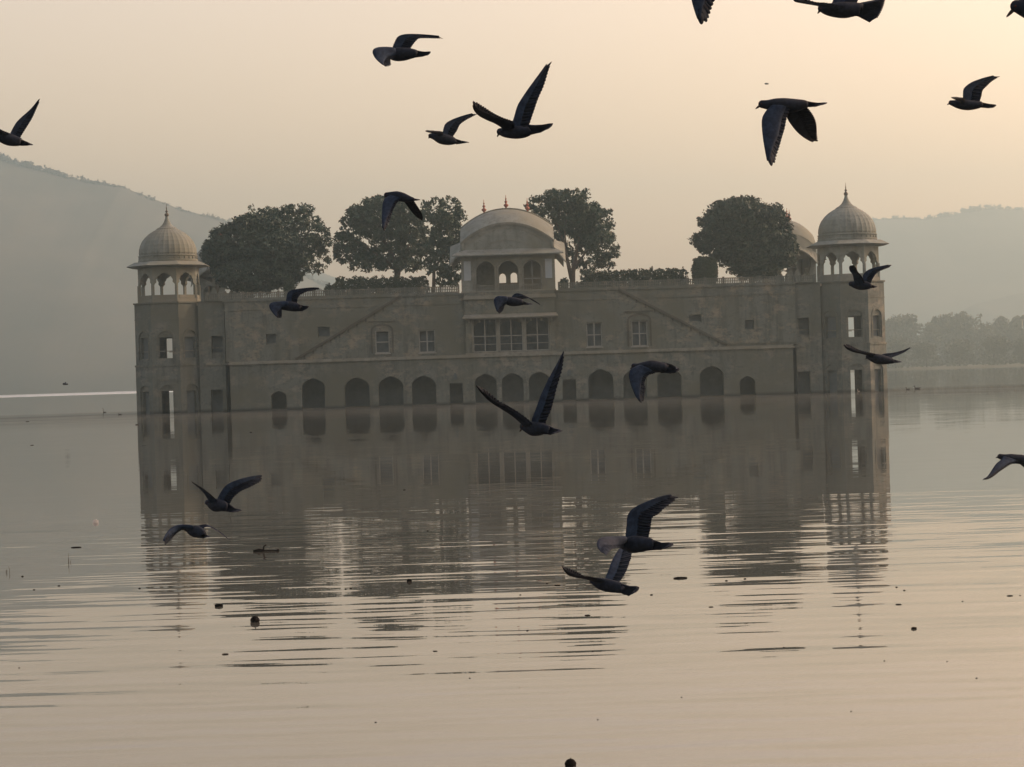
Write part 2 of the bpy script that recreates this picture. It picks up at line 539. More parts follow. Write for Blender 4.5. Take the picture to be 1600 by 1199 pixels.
# dark rooms behind the arches
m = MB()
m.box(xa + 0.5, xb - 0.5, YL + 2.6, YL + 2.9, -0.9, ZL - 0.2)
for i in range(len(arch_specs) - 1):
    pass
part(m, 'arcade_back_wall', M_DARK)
for (a, b, z1, kd) in arch_specs:
    m = MB(); m.box(a - .05, b + .05, YL + .08, YL + .7, -.85, WZ + .10)
    part(m, 'threshold', M_STAIN)
# shallow mouldings over the arches
for (a, b, z1, kd) in arch_specs:
    if kd == 'A' and b - a > 1.6:
        m = MB()
        o1 = arch((a + b) / 2, b - a + 0.30, 0.9, z1 - (b - a) * 0.42, z1 + 0.16, pointed=0.30)
        i1 = arch((a + b) / 2, b - a + 0.02, 0.9, z1 - (b - a) * 0.42, z1 + 0.01, pointed=0.30)
        # keep only the archivolt above the spring
        m.plate([o1[2:] + list(reversed(i1[2:]))], YL - 0.035, YL + 0.02)
        part(m, 'arch_moulding', M_WALL)
m = MB()
for (x0, x1, z) in ((365, 462, 3.28), (560, 697, 3.25), (735, 866, 3.30), (1138, 1236, 3.1)):
    m = MB(); m.box(PX(x0), PX(x1), YL - 0.03, YL + 0.01, z - .03, z + .03)
    part(m, 'string_course', M_WALL)
for (x, y) in ((711.5, 589), (889.5, 583)):
    m = MB()
    a = W(x, y, YL)
    m.box(a.x - .16, a.x + .16, YL - .12, YL + .01, a.z - .22, a.z + .2)
    m.box(a.x - .09, a.x + .09, YL - .16, YL - .12, a.z - .12, a.z + .32)
    part(m, 'wall_lamp', M_DARK)

# upper floor wall with window openings
def win(x0, x1, y0, y1, Y=YU): return px_rect(x0, x1, y0, y1, Y)
windows = {   # rect, arch_head, vertical bars, horizontal bars
    'w1': (win(416, 431, 522, 539), False, 0, 0), 'w2': (win(497, 515, 511, 527), False, 0, 0),
    'w3': (win(587, 608, 517, 552), True, 0, 1), 'w4': (win(655, 679.5, 516, 551), False, 1, 1),
    'w5': (win(917, 940, 504, 542), False, 1, 1), 'w6': (win(987.5, 1011, 501, 541), True, 1, 1),
    'w7': (win(1077, 1096, 492, 504), False, 0, 0), 'w8': (win(1164, 1178, 500, 516), False, 0, 0)}
BX0, BX1 = PX(728, 520, YU), PX(868, 520, YU)    # the bay in the middle
ua, ub = PX(318, 520, YU), PX(1277, 520, YU)
cutL, cutR = PX(352, 520, YU), PX(1244, 520, YU)
hl = []
for k, (r, ar, vb, hb) in windows.items(): hl.append(rect(*r))
def side_wall(x0, x1, hs, y0, y1, name):
    m = MB(); m.plate([rect(x0, x1, ZL + 0.14, ZT)] + hs, y0, y1); return part(m, name, M_WALL_UP)
side_wall(cutL, BX0, [h for h in hl if h[0][0] < BX0], YU, YU + .7, 'upper_wall')
side_wall(BX1, cutR, [h for h in hl if h[0][0] > BX1], YU, YU + .7, 'upper_wall')
# end bays next to the towers, set back, with a shaded window and a door
for (x0, x1, wr, dr) in ((318, 352, (331, 347.5, 525, 560), (331, 348, 609, 660)), (1244, 1277, (1249, 1264, 497, 532), (1248, 1266, 581, 640))):
    m = MB()
    X0, X1 = PX(x0, 540, YR) - (0.6 if x0 < 800 else 0), PX(x1, 540, YR) + (0.6 if x0 > 800 else 0)
    r1 = px_rect(*wr, YR); r2 = px_rect(*dr, YR)
    r2 = (r2[0], r2[1], -0.55, r2[3])
    Yb = YR - 1.4
    X0, X1 = PX(x0, 540, Yb) - (0.4 if x0 < 800 else -0.02), PX(x1, 540, Yb) + (0.4 if x0 > 800 else -0.02)
    r1 = px_rect(*wr, Yb); r2 = px_rect(*dr, Yb); r2 = (r2[0], r2[1], -0.55, r2[3])
    m.plate([rect(X0, X1, -0.9, ZT - 0.002), rect(*r1), rect(*r2)], Yb, Yb + .7)
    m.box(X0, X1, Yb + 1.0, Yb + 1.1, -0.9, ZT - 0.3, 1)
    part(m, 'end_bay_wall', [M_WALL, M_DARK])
    m = MB()
    m.box(r1[0], r1[1], Yb + .25, Yb + .33, r1[2] + (r1[3]-r1[2])*.45, r1[2] + (r1[3]-r1[2])*.45 + .09)
    m.box(r1[0], r1[1], Yb + .25, Yb + .30, r1[2], r1[2] + .5)
    part(m, 'window', M_WALL_UP)
# window frames
for k, (r, ar, vb, hb) in windows.items():
    x0, x1, z0, z1 = r
    m = MB()
    t = 0.085
    if vb or hb:
        m.box(x0, x0 + t, YU + .12, YU + .2, z0, z1); m.box(x1 - t, x1, YU + .12, YU + .2, z0, z1)
        m.box(x0 + t, x1 - t, YU + .12, YU + .2, z1 - t, z1); m.box(x0 + t, x1 - t, YU + .12, YU + .2, z0, z0 + t)
        zz = z0 + (z1 - z0) * .47
        m.box(x0 + t, x1 - t, YU + .13, YU + .19, zz, zz + .09)
        if vb:
            xm = (x0 + x1) / 2
            m.box(xm - .05, xm + .05, YU + .11, YU + .2, z0 + t, z1 - t)
        m.box(x0 - .08, x1 + .08, YU - .10, YU + .1, z0 - .1, z0 - .004)
    else:
        m.box(x0 + .02, x1 - .02, YU + .2, YU + .26, z0, z0 + .12)
    fo = part(m, 'window', M_FRAME if (vb or hb) else M_WALL)
    g = MB()  # dark sheet behind the opening, inner shade put into its colour
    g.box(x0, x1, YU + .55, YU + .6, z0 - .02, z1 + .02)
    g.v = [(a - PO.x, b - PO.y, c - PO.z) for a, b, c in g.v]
    g.build('shade_backing', M_DARK, fo)
    if ar:
        m = MB()
        cx, wd = (x0 + x1) / 2, (x1 - x0)
        o1 = arch(cx, wd + .72, z0, z1 + .02, z1 + .62, pointed=.1); i1 = arch(cx, wd + .44, z0, z1 + .02, z1 + .46, pointed=.1)
        m.plate([o1[1:] + [o1[0]] + [i1[0]] + list(reversed(i1[1:]))], YU - .06, YU + .02)
        m.box(cx - wd/2 - .55, cx + wd/2 + .55, YU - .08, YU + .01, z1 + .74, z1 + .84)
        part(m, 'window_surround', M_STAIN)

# middle bay: triple glazed window under a stone canopy
m = MB()
YB = YU - 0.35
bx0, bx1 = BX0 - .0, BX1 + .0
wz0, wz1 = PZ(798, 549, YB), PZ(798, 497, YB)
wx0, wx1 = PX(737, 520, YB), PX(860, 520, YB)
m.plate([rect(bx0, bx1, ZL + .141, ZT - .002), rect(wx0, wx1, wz0, wz1)], YB, YB + .5)
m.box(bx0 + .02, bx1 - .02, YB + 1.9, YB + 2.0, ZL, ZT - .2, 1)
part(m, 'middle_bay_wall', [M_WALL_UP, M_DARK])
m = MB()
cz = wz1 + .1
m.add([(bx0 - .25, YB - .75, cz), (bx1 + .25, YB - .75, cz), (bx1 + .1, YB + .02, cz + .28), (bx0 - .1, YB + .02, cz + .28),
       (bx0 - .25, YB - .75, cz - .1), (bx1 + .25, YB - .75, cz - .1), (bx1 + .1, YB + .02, cz - .12), (bx0 - .1, YB + .02, cz - .12)],
      [(0,1,2,3),(4,7,6,5),(0,4,5,1),(1,5,6,2),(2,6,7,3),(3,7,4,0)])
for i in range(9):
    x = bx0 + .3 + (bx1 - bx0 - .6) * i / 8
    m.box(x - .06, x + .06, YB - .45, YB - .001, cz - .42, cz - .12)
m.box(bx0 - .12, bx1 + .12, YB - .22, YB + .05, ZT - .62, ZT - .45)
m.box(bx0 - .06, bx1 + .06, YB - .12, YB + .05, ZT - .45, ZT - .3)
part(m, 'canopy', M_TRIM)
for i in range(3):
    x0 = wx0 + (wx1 - wx0) * i / 3 + .12; x1 = wx0 + (wx1 - wx0) * (i + 1) / 3 - .12
    m = MB()
    cx = (x0 + x1) / 2
    m.plate([rect(x0 - .12, x1 + .12, wz0, wz1), arch(cx, x1 - x0 - .1, wz0 + .05, wz1 - .85, wz1 - .12, pointed=.1, cusps=4)], YB + .75, YB + .95, 1)
    m.box(x0, x0 + .07, YB + .2, YB + .28, wz0, wz1); m.box(x1 - .07, x1, YB + .2, YB + .28, wz0, wz1)
    m.box(cx - .045, cx + .045, YB + .18, YB + .28, wz0, wz1)
    zz = wz0 + (wz1 - wz0) * .46
    m.box(x0, x1, YB + .21, YB + .27, zz, zz + .07)
    zz = wz0 + (wz1 - wz0) * .22
    m.box(x0, x1, YB + .22, YB + .26, zz, zz + .05)
    m.box(x0, x1, YB + .21, YB + .27, wz0, wz0 + .07); m.box(x0, x1, YB + .21, YB + .27, wz1 - .07, wz1)
    part(m, 'glazed_window', [M_FRAME, M_WALL_UP])
m = MB()
for i in range(4):
    x = wx0 + (wx1 - wx0) * i / 3
    m.box(x - .11, x + .11, YB + .06, YB + .34, wz0 + .001, wz1 - .001)
m.box(bx0 - .08, bx1 + .08, YB - .16, YB + .02, wz0 - .2, wz0 - .06)
part(m, 'window_pier', M_TRIM)

# ledge between the floors
m = MB()
m.box(xa - .12, xb + .12, YL - .16, YU + .2, ZL - .12, ZL + .02)
m.box(xa - .05, xb + .05, YL - .06, YU + .2, ZL + .02, ZL + .14)
part(m, 'ledge', M_TRIM)
m = MB()
for (x0, x1) in ((320, 359), (1241, 1276)):
    m.box(PX(x0, 560, YR - 1.5), PX(x1, 560, YR - 1.5), YR - 1.5, YR - 1.39, ZL - .1, ZL + .08)
for (x0, x1) in ((353, 727), (869, 1243)):
    m.box(PX(x0), PX(x1), YU - .05, YU + .01, 8.35, 8.47)
    m.box(PX(x0), PX(x1), YU - .09, YU + .01, ZT - .16, ZT - .02)
part(m, 'cornice_band', M_WALL_UP)
# diagonal stair mouldings
for (p, q) in (((462, 562), (626, 463)), ((966, 452), (1136, 539))):
    m = MB()
    a, b = W(*p, YU), W(*q, YU)
    if a.z > b.z: a, b = b, a
    d = (b - a).normalized(); n = Vector((-d.z, 0, d.x)) * (1 if d.x > 0 else -1)
    n = n * .10
    if a.z < ZL + .14: a.z = max(a.z, ZL + .2)
    vs = []
    for yy in (YU - .16, YU + .01):
        for c in (a - n, b - n, b + n, a + n): vs.append((c.x, yy, c.z))
    m.add(vs, [(0,1,2,3),(7,6,5,4),(0,4,5,1),(1,5,6,2),(2,6,7,3),(3,7,4,0)])
    for t in range(1, 12):
        c = a.lerp(b, t / 12)
        m.box(c.x - .07, c.x + .07, YU - .035, YU + .01, c.z - .42, c.z - .1)
    part(m, 'stair_moulding', M_STAIN)
m = MB()
a = W(1137, 539, YU); m.box(a.x, cutR, YU - .07, YU + .01, ZL + .36, ZL + .46)
part(m, 'string_course', M_WALL_UP)

# body: side and back walls, terrace floor
PXL, PXR = PX(303, 540, 196), PX(1292, 540, 196)
YBK = 256.0
m = MB()
m.box(PXL, PXL + .8, 196.5, YBK, -.9, ZT - .35)
m.box(PXR - .8, PXR, 196.5, YBK, -.9, ZT - .35)
m.box(PXL, PXR, YBK, YBK + .8, -.9, ZT - .35)
part(m, 'outer_wall', M_WALL)
m = MB(); m.box(PXL + .02, PXR - .02, YU + .72, YBK + .78, ZT - .35, ZT - .05)
part(m, 'terrace_floor', M_ROOF)

# railing: pierced parapet of slim balusters between posts
def railing(x0, x1, y, z0, h=.62, solid=False, pts=None):
    m = MB()
    L = x1 - x0
    n = max(1, round(L / 1.55))
    for i in range(n + 1):
        x = x0 + L * i / n
        m.box(x - .09, x + .09, y - .09, y + .09, z0, z0 + h + .09)
    m.box(x0, x1, y - .06, y + .06, z0 + h - .07, z0 + h)
    m.box(x0, x1, y - .07, y + .07, z0, z0 + .14)
    for i in range(n):
        a = x0 + L * i / n + .09; b = x0 + L * (i + 1) / n - .09
        q = 9
        for j in range(q):
            c = a + (b - a) * (j + .5) / q
            m.box(c - .05, c + .05, y - .035, y + .035, z0 + .14, z0 + h - .07)
        m.box(a, b, y - .03, y + .03, z0 + h * .5, z0 + h * .5 + .05)
    return m
for (x0, x1) in ((322, 716), (874, 1274)):
    part(railing(PX(x0, 465, YU), PX(x1, 450, YU), YU + .25, ZT), 'railing', M_WALL_UP)

# corner towers
FACE = 5.86 / (1 + math.sqrt(2))
AP = 5.86 / 2
def tower(cx, cy):
    root = empty('corner_tower', (cx - PO.x, cy - PO.y, 0)); root.parent = palace
    n = 8
    body = MB(); trims = MB(); bars = MB(); dark = MB()
    for k in range(8):
        M = Matrix.Rotation(R(45 * k), 4, 'Z')
        def inner(y, z): return y, z
        h = FACE / 2
        up = arch(0, 1.12, 4.42, 6.15, 6.85, pointed=.05)
        upo = rect(-.56, .56, 4.46, 6.3)
        lo = rect(-.52 if k in (0, 4) else -.5, .52 if k in (0, 4) else .5, -.55, 1.75)
        niche = arch(0, 1.34, 4.36, 6.05, 6.78, pointed=.05)
        niche2 = arch(0, 1.30, -.6, 1.55, 2.12, pointed=.05)
        # outer skin with arched niches, inner skin with the real opening
        tw = math.tan(R(22.5))
        if k == 4: niche, niche2 = rect(-1.05, 1.05, 4.36, 6.6), rect(-.95, .95, -.6, 1.7)
        body.plate([rect(-h, h, -.9, ZL - .05), niche2], -AP, -AP + .14, 0, M)
        h2 = (AP - .14) * tw
        bw = .78 if k == 4 else .56
        body.plate([rect(-h2, h2, -.9, ZT), rect(-bw, bw, 4.44, 6.25), rect(-bw * .9, bw * .9, -.58, 1.6)], -AP + .141, -AP + .42, 0, M)
        h3 = (AP - .05) * tw
        body.plate([rect(-h3, h3, ZL + .1, ZT - .12), niche], -AP + .05, -AP + .139, 0, M)
        # mouldings
        h4 = (AP + .06) * tw
        trims.box(-h4, h4, -AP - .06, -AP + .05, ZL - .05, ZL + .1, 0, M)
        trims.box(-h4, h4, -AP - .06, -AP + .05, ZT - .12, ZT, 0, M)
        trims.box(-h3 * .98, h3 * .98, -AP + .02, -AP + .048, ZT - 1.5, ZT - 1.42, 0, M)
        trims.box(-h * .97, h * .97, -AP - .03, -AP - .001, 2.5, 2.57, 0, M)
        o1 = arch(0, 1.62, 4.36, 6.02, 7.0, pointed=.05); i1 = arch(0, 1.36, 4.36, 6.04, 6.80, pointed=.05)
        if k != 4: trims.plate([o1[1:] + [o1[0]] + [i1[0]] + list(reversed(i1[1:]))], -AP + .0, -AP + .048, 0, M)
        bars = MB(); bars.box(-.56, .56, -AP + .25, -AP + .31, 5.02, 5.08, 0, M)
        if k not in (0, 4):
            dk = MB(); dk.box(-.56, .56, -AP + .43, -AP + .47, 4.4, 6.3, 0, M)  # blind dark sheet: shade inside the tower put into its colour
            dk.build('shade_backing', M_DARK, root)
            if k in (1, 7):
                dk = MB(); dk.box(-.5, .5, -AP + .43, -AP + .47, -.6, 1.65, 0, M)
                dk.build('shade_backing', M_DARK, root)
        bars.build('window_bar', M_TRIM, root)
    o = body.build('tower_wall', M_WALL, root)
    trims.build('moulding', M_WALL_UP, root)
    fl = MB()
    def octa(r, z0, z1, mi=0, b=fl):
        b.lathe([(r / math.cos(R(22.5)), z0), (r / math.cos(R(22.5)), z1)], 8, mi, Matrix.Rotation(R(22.5), 4, 'Z'))
    octa(AP - .43, ZT - .3, ZT - .06); fl.build('floor_slab', M_ROOF, root)
    fl = MB(); octa(AP - .43, 3.1, 3.4, 0, fl); fl.build('floor_slab', M_ROOF, root)
    # kiosk on top
    A2 = 2.52
    tw = math.tan(R(22.5))
    ks = MB(); par = MB()
    zt = 12.35
    for k in range(8):
        M = Matrix.Rotation(R(45 * k), 4, 'Z')
        h = A2 * tw
        cxx = h - .15
        # cusped opening: narrow head on bracketed capitals, wide between the slim shafts
        op = [(-cxx, ZT + .62), (cxx, ZT + .62), (cxx, ZT + 1.5), (cxx - .06, ZT + 1.62), (cxx - .18, ZT + 1.72), (cxx - .16, ZT + 1.95), (cxx - .26, ZT + 2.08),
              (cxx - .34, ZT + 2.26), (cxx - .52, ZT + 2.34), (cxx - .62, ZT + 2.45), (0, ZT + 2.56),
              (-cxx + .62, ZT + 2.45), (-cxx + .52, ZT + 2.34), (-cxx + .34, ZT + 2.26), (-cxx + .26, ZT + 2.08), (-cxx + .16, ZT + 1.95), (-cxx + .18, ZT + 1.72), (-cxx + .06, ZT + 1.62), (-cxx, ZT + 1.5)]
        ks.plate([rect(-h, h, ZT, zt), op], -A2, -A2 + .2, 0, M)
        ks.box(-.1 + h - .02, h + .06, -A2 - .05, -A2 + .001, ZT, ZT + 1.5, 0, M)
        ks.box(-h - .06, -h + .12, -A2 - .05, -A2 + .001, ZT, ZT + 1.5, 0, M)
        par.box(-h - .05, h + .05, -A2 - .06, -A2 + .0, ZT, ZT + .3, 0, M)
        par.box(-.75, .75, -A2 - .03, -A2 - .002, ZT + .36, ZT + .55, 0, M)
    ks.build('kiosk_arcade', M_DOME, root)
    par.build('kiosk_parapet', M_TRIM, root)
    ev = MB()
    Mo = Matrix.Rotation(R(22.5), 4, 'Z')
    c = 1 / math.cos(R(22.5))
    ev.lathe([(2.3 * c, 12.30), (2.62 * c, 12.32), (3.40 * c, 12.44), (3.44 * c, 12.47), (3.40 * c, 12.50), (2.75 * c, 12.84), (2.4 * c, 12.86)], 8, 0, Mo)
    ev.build('eave', M_DOME, root)
    dm = MB()
    dm.lathe([(2.56, 12.85), (2.60, 12.90), (2.60, 13.02), (2.50, 13.04), (2.50, 13.30), (2.58, 13.33), (2.58, 13.42), (2.46, 13.45)], 48, 0, cap=False)
    dm.lathe([(2.44, 13.42), (2.50, 13.62), (2.47, 13.96), (2.38, 14.30), (2.20, 14.68), (1.93, 15.02), (1.58, 15.34), (1.20, 15.58), (0.86, 15.76)], 96, 0, rib=.026, ribn=32, cap=False)
    dm.lathe([(0.98, 15.70), (0.90, 15.80), (0.62, 15.95), (0.42, 16.14), (0.27, 16.38), (0.16, 16.65), (0.12, 16.85)], 24, 0)
    for i in range(32):
        a = 2 * math.pi * i / 32
        M = Matrix.Rotation(a, 4, 'Z')
        dm.box(2.49, 2.56, -.09, .09, 13.08, 13.26, 0, M)
    dm.build('dome', M_DOME, root, smooth=False)
    fn = MB()
    fn.lathe([(.05, 16.8), (.17, 16.92), (.20, 17.02), (.12, 17.14), (.05, 17.2), (.11, 17.27), (.12, 17.33), (.05, 17.4), (.035, 17.5), (.05, 17.58), (.02, 17.7), (.012, 17.98)], 12)
    fn.build('finial', M_FIN, root, smooth=True)
    return root
TY = YL + AP - .15
tower(PX(267.5, 560, TY), TY)
tower(PX(1329.5, 560, TY), TY)

# curved-roof pavilion (front half-width hx, half-depth hy)
def pavilion(name, cx, cy, rot, hx, hy, zb, glazed=None, finials=True, zoff=0.0):
    root = empty(name, (cx - PO.x, cy - PO.y, zb)); root.parent = palace
    root.rotation_euler.z = rot
    ze = 3.25         # eave level above the terrace
    def arcz(x, z0, z1): return z0 + (z1 - z0) * (1 - (abs(x) / hx) ** 2.1)
    # walls with three arched openings in front and behind
    m = MB()
    bays = [(-hx + 2.10, 1.62), (.02, 1.72), (hx - 1.98, 1.62)]
    for (yy0, yy1, front) in ((-hy, -hy + .35, True), (hy - .35, hy, False)):
        hs = [arch(c, w_, .62 if not front else .05, 1.75, 2.66, pointed=.1) for c, w_ in bays]
        m.plate([rect(-hx, hx, 0, ze + .15)] + hs, yy0, yy1)
    for s in (-1, 1):
        Ms = Matrix.Rotation(s * math.pi / 2, 4, 'Z')
        L = hy - .352
        hs = [arch(c, 1.35, .7, 1.7, 2.5, pointed=.1) for c in (-L + 1.1, 0, L - 1.1)]
        m.plate([rect(-L, L, 0, ze + .15)] + hs, -hx + .02, -hx + .35, 0, Ms)
    # inner screen with a wide arch on a middle column
    m.plate([rect(-hx + .36, hx - .36, 0, ze), arch(-.50, .60, .92, 1.35, 1.75, pointed=.05), arch(.50, .58, .92, 1.5, 1.80, pointed=.05)], .3, .55)
    m.build('pavilion_wall', M_DOME, root)
    m = MB()
    for c, w_ in bays:
        o1 = arch(c, w_ + .28, .1, 1.72, 2.82, pointed=.1, cusps=0); i1 = arch(c, w_ + .02, .1, 1.74, 2.68, pointed=.1)
        m.plate([o1[1:] + [o1[0]] + [i1[0]] + list(reversed(i1[1:]))], -hy - .06, -hy - .001)
    for c, w_ in bays:
        for s in (-1, 1):
            x = c + s * (w_ / 2 + .26)
            m.box(x - .07, x + .07, -hy - .09, -hy - .062, 0, 2.6)
    m.box(-hx - .05, hx + .05, -hy - .1, -hy - .001, 0, .12)
    m.build('arch_trim', M_TRIM, root)
    for s in (-1, 1):
        m = MB()
        m.box(s * (hx - .55) - .3, s * (hx - .55) + .3, -hy - .04, -hy - .001, 1.05, 2.72)
        m.build('side_panel', M_WHITE, root)
    m = MB()
    for c, w_ in (bays[0], bays[1], bays[2]):
        m.box(c - w_ / 2, c + w_ / 2, -hy + .1, -hy + .16, .55, .62)
        for j in range(9):
            x = c - w_ / 2 + w_ * (j + .5) / 9
            m.box(x - .035, x + .035, -hy + .11, -hy + .15, .05, .55)
    m.build('balustrade', M_TRIM, root)
    c, w_ = bays[2]
    m = MB()
    for x in (c - w_ / 2 + .04, c, c + w_ / 2 - .04):
        m.box(x - .04, x + .04, -hy + .2, -hy + .26, .06, 2.6 if x == c else 2.0)
    m.box(c - w_ / 2, c + w_ / 2, -hy + .2, -hy + .26, 1.05, 1.12)
    fr = m.build('glazed_window', M_FRAME, root)
    # eave over the front and back
    for s in (-1, 1):
        m = MB()
        y0, y1 = s * hy, s * (hy + .95)
        vs = [(-hx, y0, ze + .45), (hx, y0, ze + .45), (hx + .75, y1, ze - .05), (-hx - .75, y1, ze - .05),
              (-hx, y0, ze + .18), (hx, y0, ze + .18), (hx + .75, y1, ze - .15), (-hx - .75, y1, ze - .15)]
        m.add(vs, [(0,1,2,3),(7,6,5,4),(0,4,5,1),(1,5,6,2),(2,6,7,3),(3,7,4,0)])
        m.build('front_eave', M_DOME, root)
    # lunettes
    n = 24
    za0, za1 = 4.35, 5.98
    for s in (-1, 1):
        m = MB()
        top = [(-hx + 2 * hx * i / n, arcz(-hx + 2 * hx * i / n, za0, za1)) for i in range(n + 1)]
        m.plate([[(-hx, ze + .1), (hx, ze + .1)] + list(reversed(top))], s * hy - (.3 if s > 0 else 0), s * hy + (.3 if s < 0 else 0))
        m.build('lunette_wall', M_DOME, root)
    for s in (-1, 1):
        m = MB()
        for (sc, dz, wd, dp) in ((1.0, -.02, .16, .12), (.93, -.42, .09, .05), (.70, -1.30, .07, .04)):
            o1, i1 = [], []
            for i in range(n + 1):
                x = (-hx + 2 * hx * i / n)
                z = arcz(x, za0, za1) + dz
                if sc < .8: z = 3.75 + (z - 3.75) * .82 if True else z
                o1.append((x * sc, max(z, 3.72))); i1.append((x * sc * .985, max(z - wd, 3.70)))
            i1 = [(a, min(b, o1[k][1] - .02)) for k, (a, b) in enumerate(i1)]
            m.plate([o1 + list(reversed(i1))], s * (hy + .001), s * (hy + dp))
        for i in range(1, 36):
            x = -hx * .96 + 2 * hx * .96 * i / 36
            z = arcz(x, za0, za1) - .36
            m.box(x - .05, x + .05, s * (hy + .001) if s > 0 else -hy - .06, s * (hy + .06) if s > 0 else -hy - .001, z, z + .15)
        m.build('cornice', M_TRIM, root)
    # bangla roof: the crown line curves along x, swelling towards the middle of y
    m = MB()
    nx, ny = 28, 12
    vs, fs = [], []
    rise = 1.40
    def rz(x, y): return arcz(x, za0, za1) + rise * (1 - (abs(y) / (hy + .12)) ** 1.9)
    for j in range(ny + 1):
        y = -(hy + .12) + 2 * (hy + .12) * j / ny
        for i in range(nx + 1):
            x = -hx + 2 * hx * i / nx
            vs.append((x, y, rz(x, y)))
    for j in range(ny):
        for i in range(nx):
            a = j * (nx + 1) + i
            fs.append((a, a + 1, a + nx + 2, a + nx + 1))
    m.add(vs, fs)
    for s in (-1, 1):    # gable ends
        pts = [(-(hy + .12) + 2 * (hy + .12) * j / ny, rz(hx, -(hy + .12) + 2 * (hy + .12) * j / ny)) for j in range(ny + 1)]
        M = Matrix(((0, 1, 0, 0), (1, 0, 0, 0), (0, 0, 1, 0), (0, 0, 0, 1)))
        m.plate([[(-hy - .12, ze + .1), (hy + .12, ze + .1)] + list(reversed(pts))], s * hx - .02 * s, s * hx - .3 * s, 0, M)
    # ridge band
    rb = []
    for i in range(nx + 1):
        x = -hx + 2 * hx * i / nx
        rb.append(Vector((x, 0, rz(x, 0) + .03)))
    m.tube(rb, .11, 6)
    m.build('curved_roof', M_DOME, root, smooth=True)
    # drooping side eaves
    for s in (-1, 1):
        m = MB()
        vs, fs = [], []
        nn = 14
        for j in range(nn + 1):
            y = -(hy + .3) + 2 * (hy + .3) * j / nn
            t = 1 - (abs(y) / (hy + .3)) ** 2
            zi = 3.7 + .9 * t
            zo = 2.30 + 1.85 * t
            for (x, z) in ((hx + .0, zi), (hx + .95, zo + .12), (hx + .95, zo), (hx + .0, zi - .25)):
                vs.append((s * x, y, z))
        for j in range(nn):
            for q in range(4):
                fs.append((j * 4 + q, j * 4 + (q + 1) % 4, (j + 1) * 4 + (q + 1) % 4, (j + 1) * 4 + q))
        fs += [(3, 2, 1, 0), tuple(nn * 4 + q for q in range(4))]
        m.add(vs, fs)
        m.build('side_eave', M_DOME, root, smooth=False)
    for x in (-hx * .48, 0.0, hx * .46):
        f = MB()
        z = rz(x, 0) + .05
        f.lathe([(.09, z), (.07, z + .12), (.21, z + .26), (.22, z + .34), (.08, z + .46), (.06, z + .5), (.13, z + .58), (.13, z + .64), (.05, z + .74), (.04, z + .8), (.08, z + .86), (.03, z + .96), (.015, z + 1.22)], 10)
        fo = f.build('roof_finial', M_RED, root, smooth=True)
        fo.data.transform(Matrix.Translation((x, 0, 0)))
    return root
pcx = PX(794.3, 440, 192)
pavilion('middle_pavilion', pcx, YB + .45 + 3.6, 0, 4.06, 3.6, ZT)
# side pavilions on the long flanks, turned a quarter and mostly behind the trees
sp = pavilion('side_pavilion', PX(348, 440, 222), 222, R(90), 4.06, 2.2, ZT); 
sp = pavilion('side_pavilion', PX(1232, 420, 222), 222, R(-90), 4.06, 2.2, ZT)
# small cupola peeping over the left trees
cp = MB()
c = W(329, 452, 228)
cp.lathe([(1.1, 0), (1.1, 2.9), (1.5, 3.0), (1.5, 3.1), (1.15, 3.2), (1.12, 3.6), (.95, 4.1), (.6, 4.5), (.25, 4.75), (.1, 4.95), (.03, 5.3)], 16, 0, Matrix.Translation((c.x - PO.x, 228 - PO.y, ZT)))
cp.build('cupola', M_DOME, palace, smooth=False)

# ------------------------------------------------------------------ plants on the terrace
G1 = 'large trees in the roof garden'
roof_tree('roof_tree', 'light-crowned tree behind the dark tree beside the left tower', [(440, 348, 45, 26), (480, 368, 32, 32), (488, 398, 26, 30), (410, 342, 32, 18), (503, 378, 12, 22), (460, 330, 32, 10), (450, 400, 40, 30)],
          213, (452, 450), [([(452, 450), (458, 415), (472, 378), (492, 350)], .2, 0), ([(456, 425), (478, 400), (500, 372)], .12, .5), ([(455, 430), (440, 390), (430, 350)], .15, -.5)],
          400, 26, .17, M_LEAF, 11, ZT - .05, G1, .40)
roof_tree('roof_tree', 'broad dark bushy tree beside the left tower', [(372, 385, 52, 38), (405, 358, 42, 20), (345, 402, 28, 30), (432, 400, 45, 38), (400, 432, 62, 26), (330, 395, 12, 20), (385, 352, 25, 14), (450, 430, 22, 20)],
          206, (392, 455), [([(392, 455), (392, 430), (380, 400)], .3, 0), ([(392, 445), (410, 410), (430, 380)], .2, 0)],
          1500, 30, .17, M_LEAF2, 12, ZT - .05, G1, .45)
roof_tree('roof_tree', 'wide round tree left of the domed middle pavilion', [(600, 342, 52, 32), (560, 345, 28, 24), (543, 388, 24, 24), (600, 385, 60, 33), (640, 368, 34, 45), (578, 412, 30, 14), (638, 415, 28, 14), (600, 322, 38, 13), (535, 372, 14, 10)],
          208, (622, 445), [([(622, 445), (620, 425), (612, 395), (590, 360)], .34, 0), ([(622, 430), (630, 400), (645, 370)], .22, .6), ([(621, 425), (600, 405), (570, 385), (548, 372)], .16, -.6)],
          760, 28, .18, M_LEAF, 13, ZT - .05, G1, .42)
roof_tree('roof_tree', 'slimmer tree with loose hanging foliage just left of the domed middle pavilion', [(690, 333, 36, 24), (700, 362, 28, 32), (682, 398, 24, 28), (712, 398, 14, 30), (686, 425, 20, 12), (718, 345, 12, 20), (700, 432, 20, 16)],
          203, (677, 452), [([(677, 452), (678, 425), (682, 395), (690, 350)], .2, 0), ([(678, 420), (700, 390), (712, 360)], .12, .5)],
          380, 24, .17, M_LEAF, 14, ZT - .05, G1, .38)
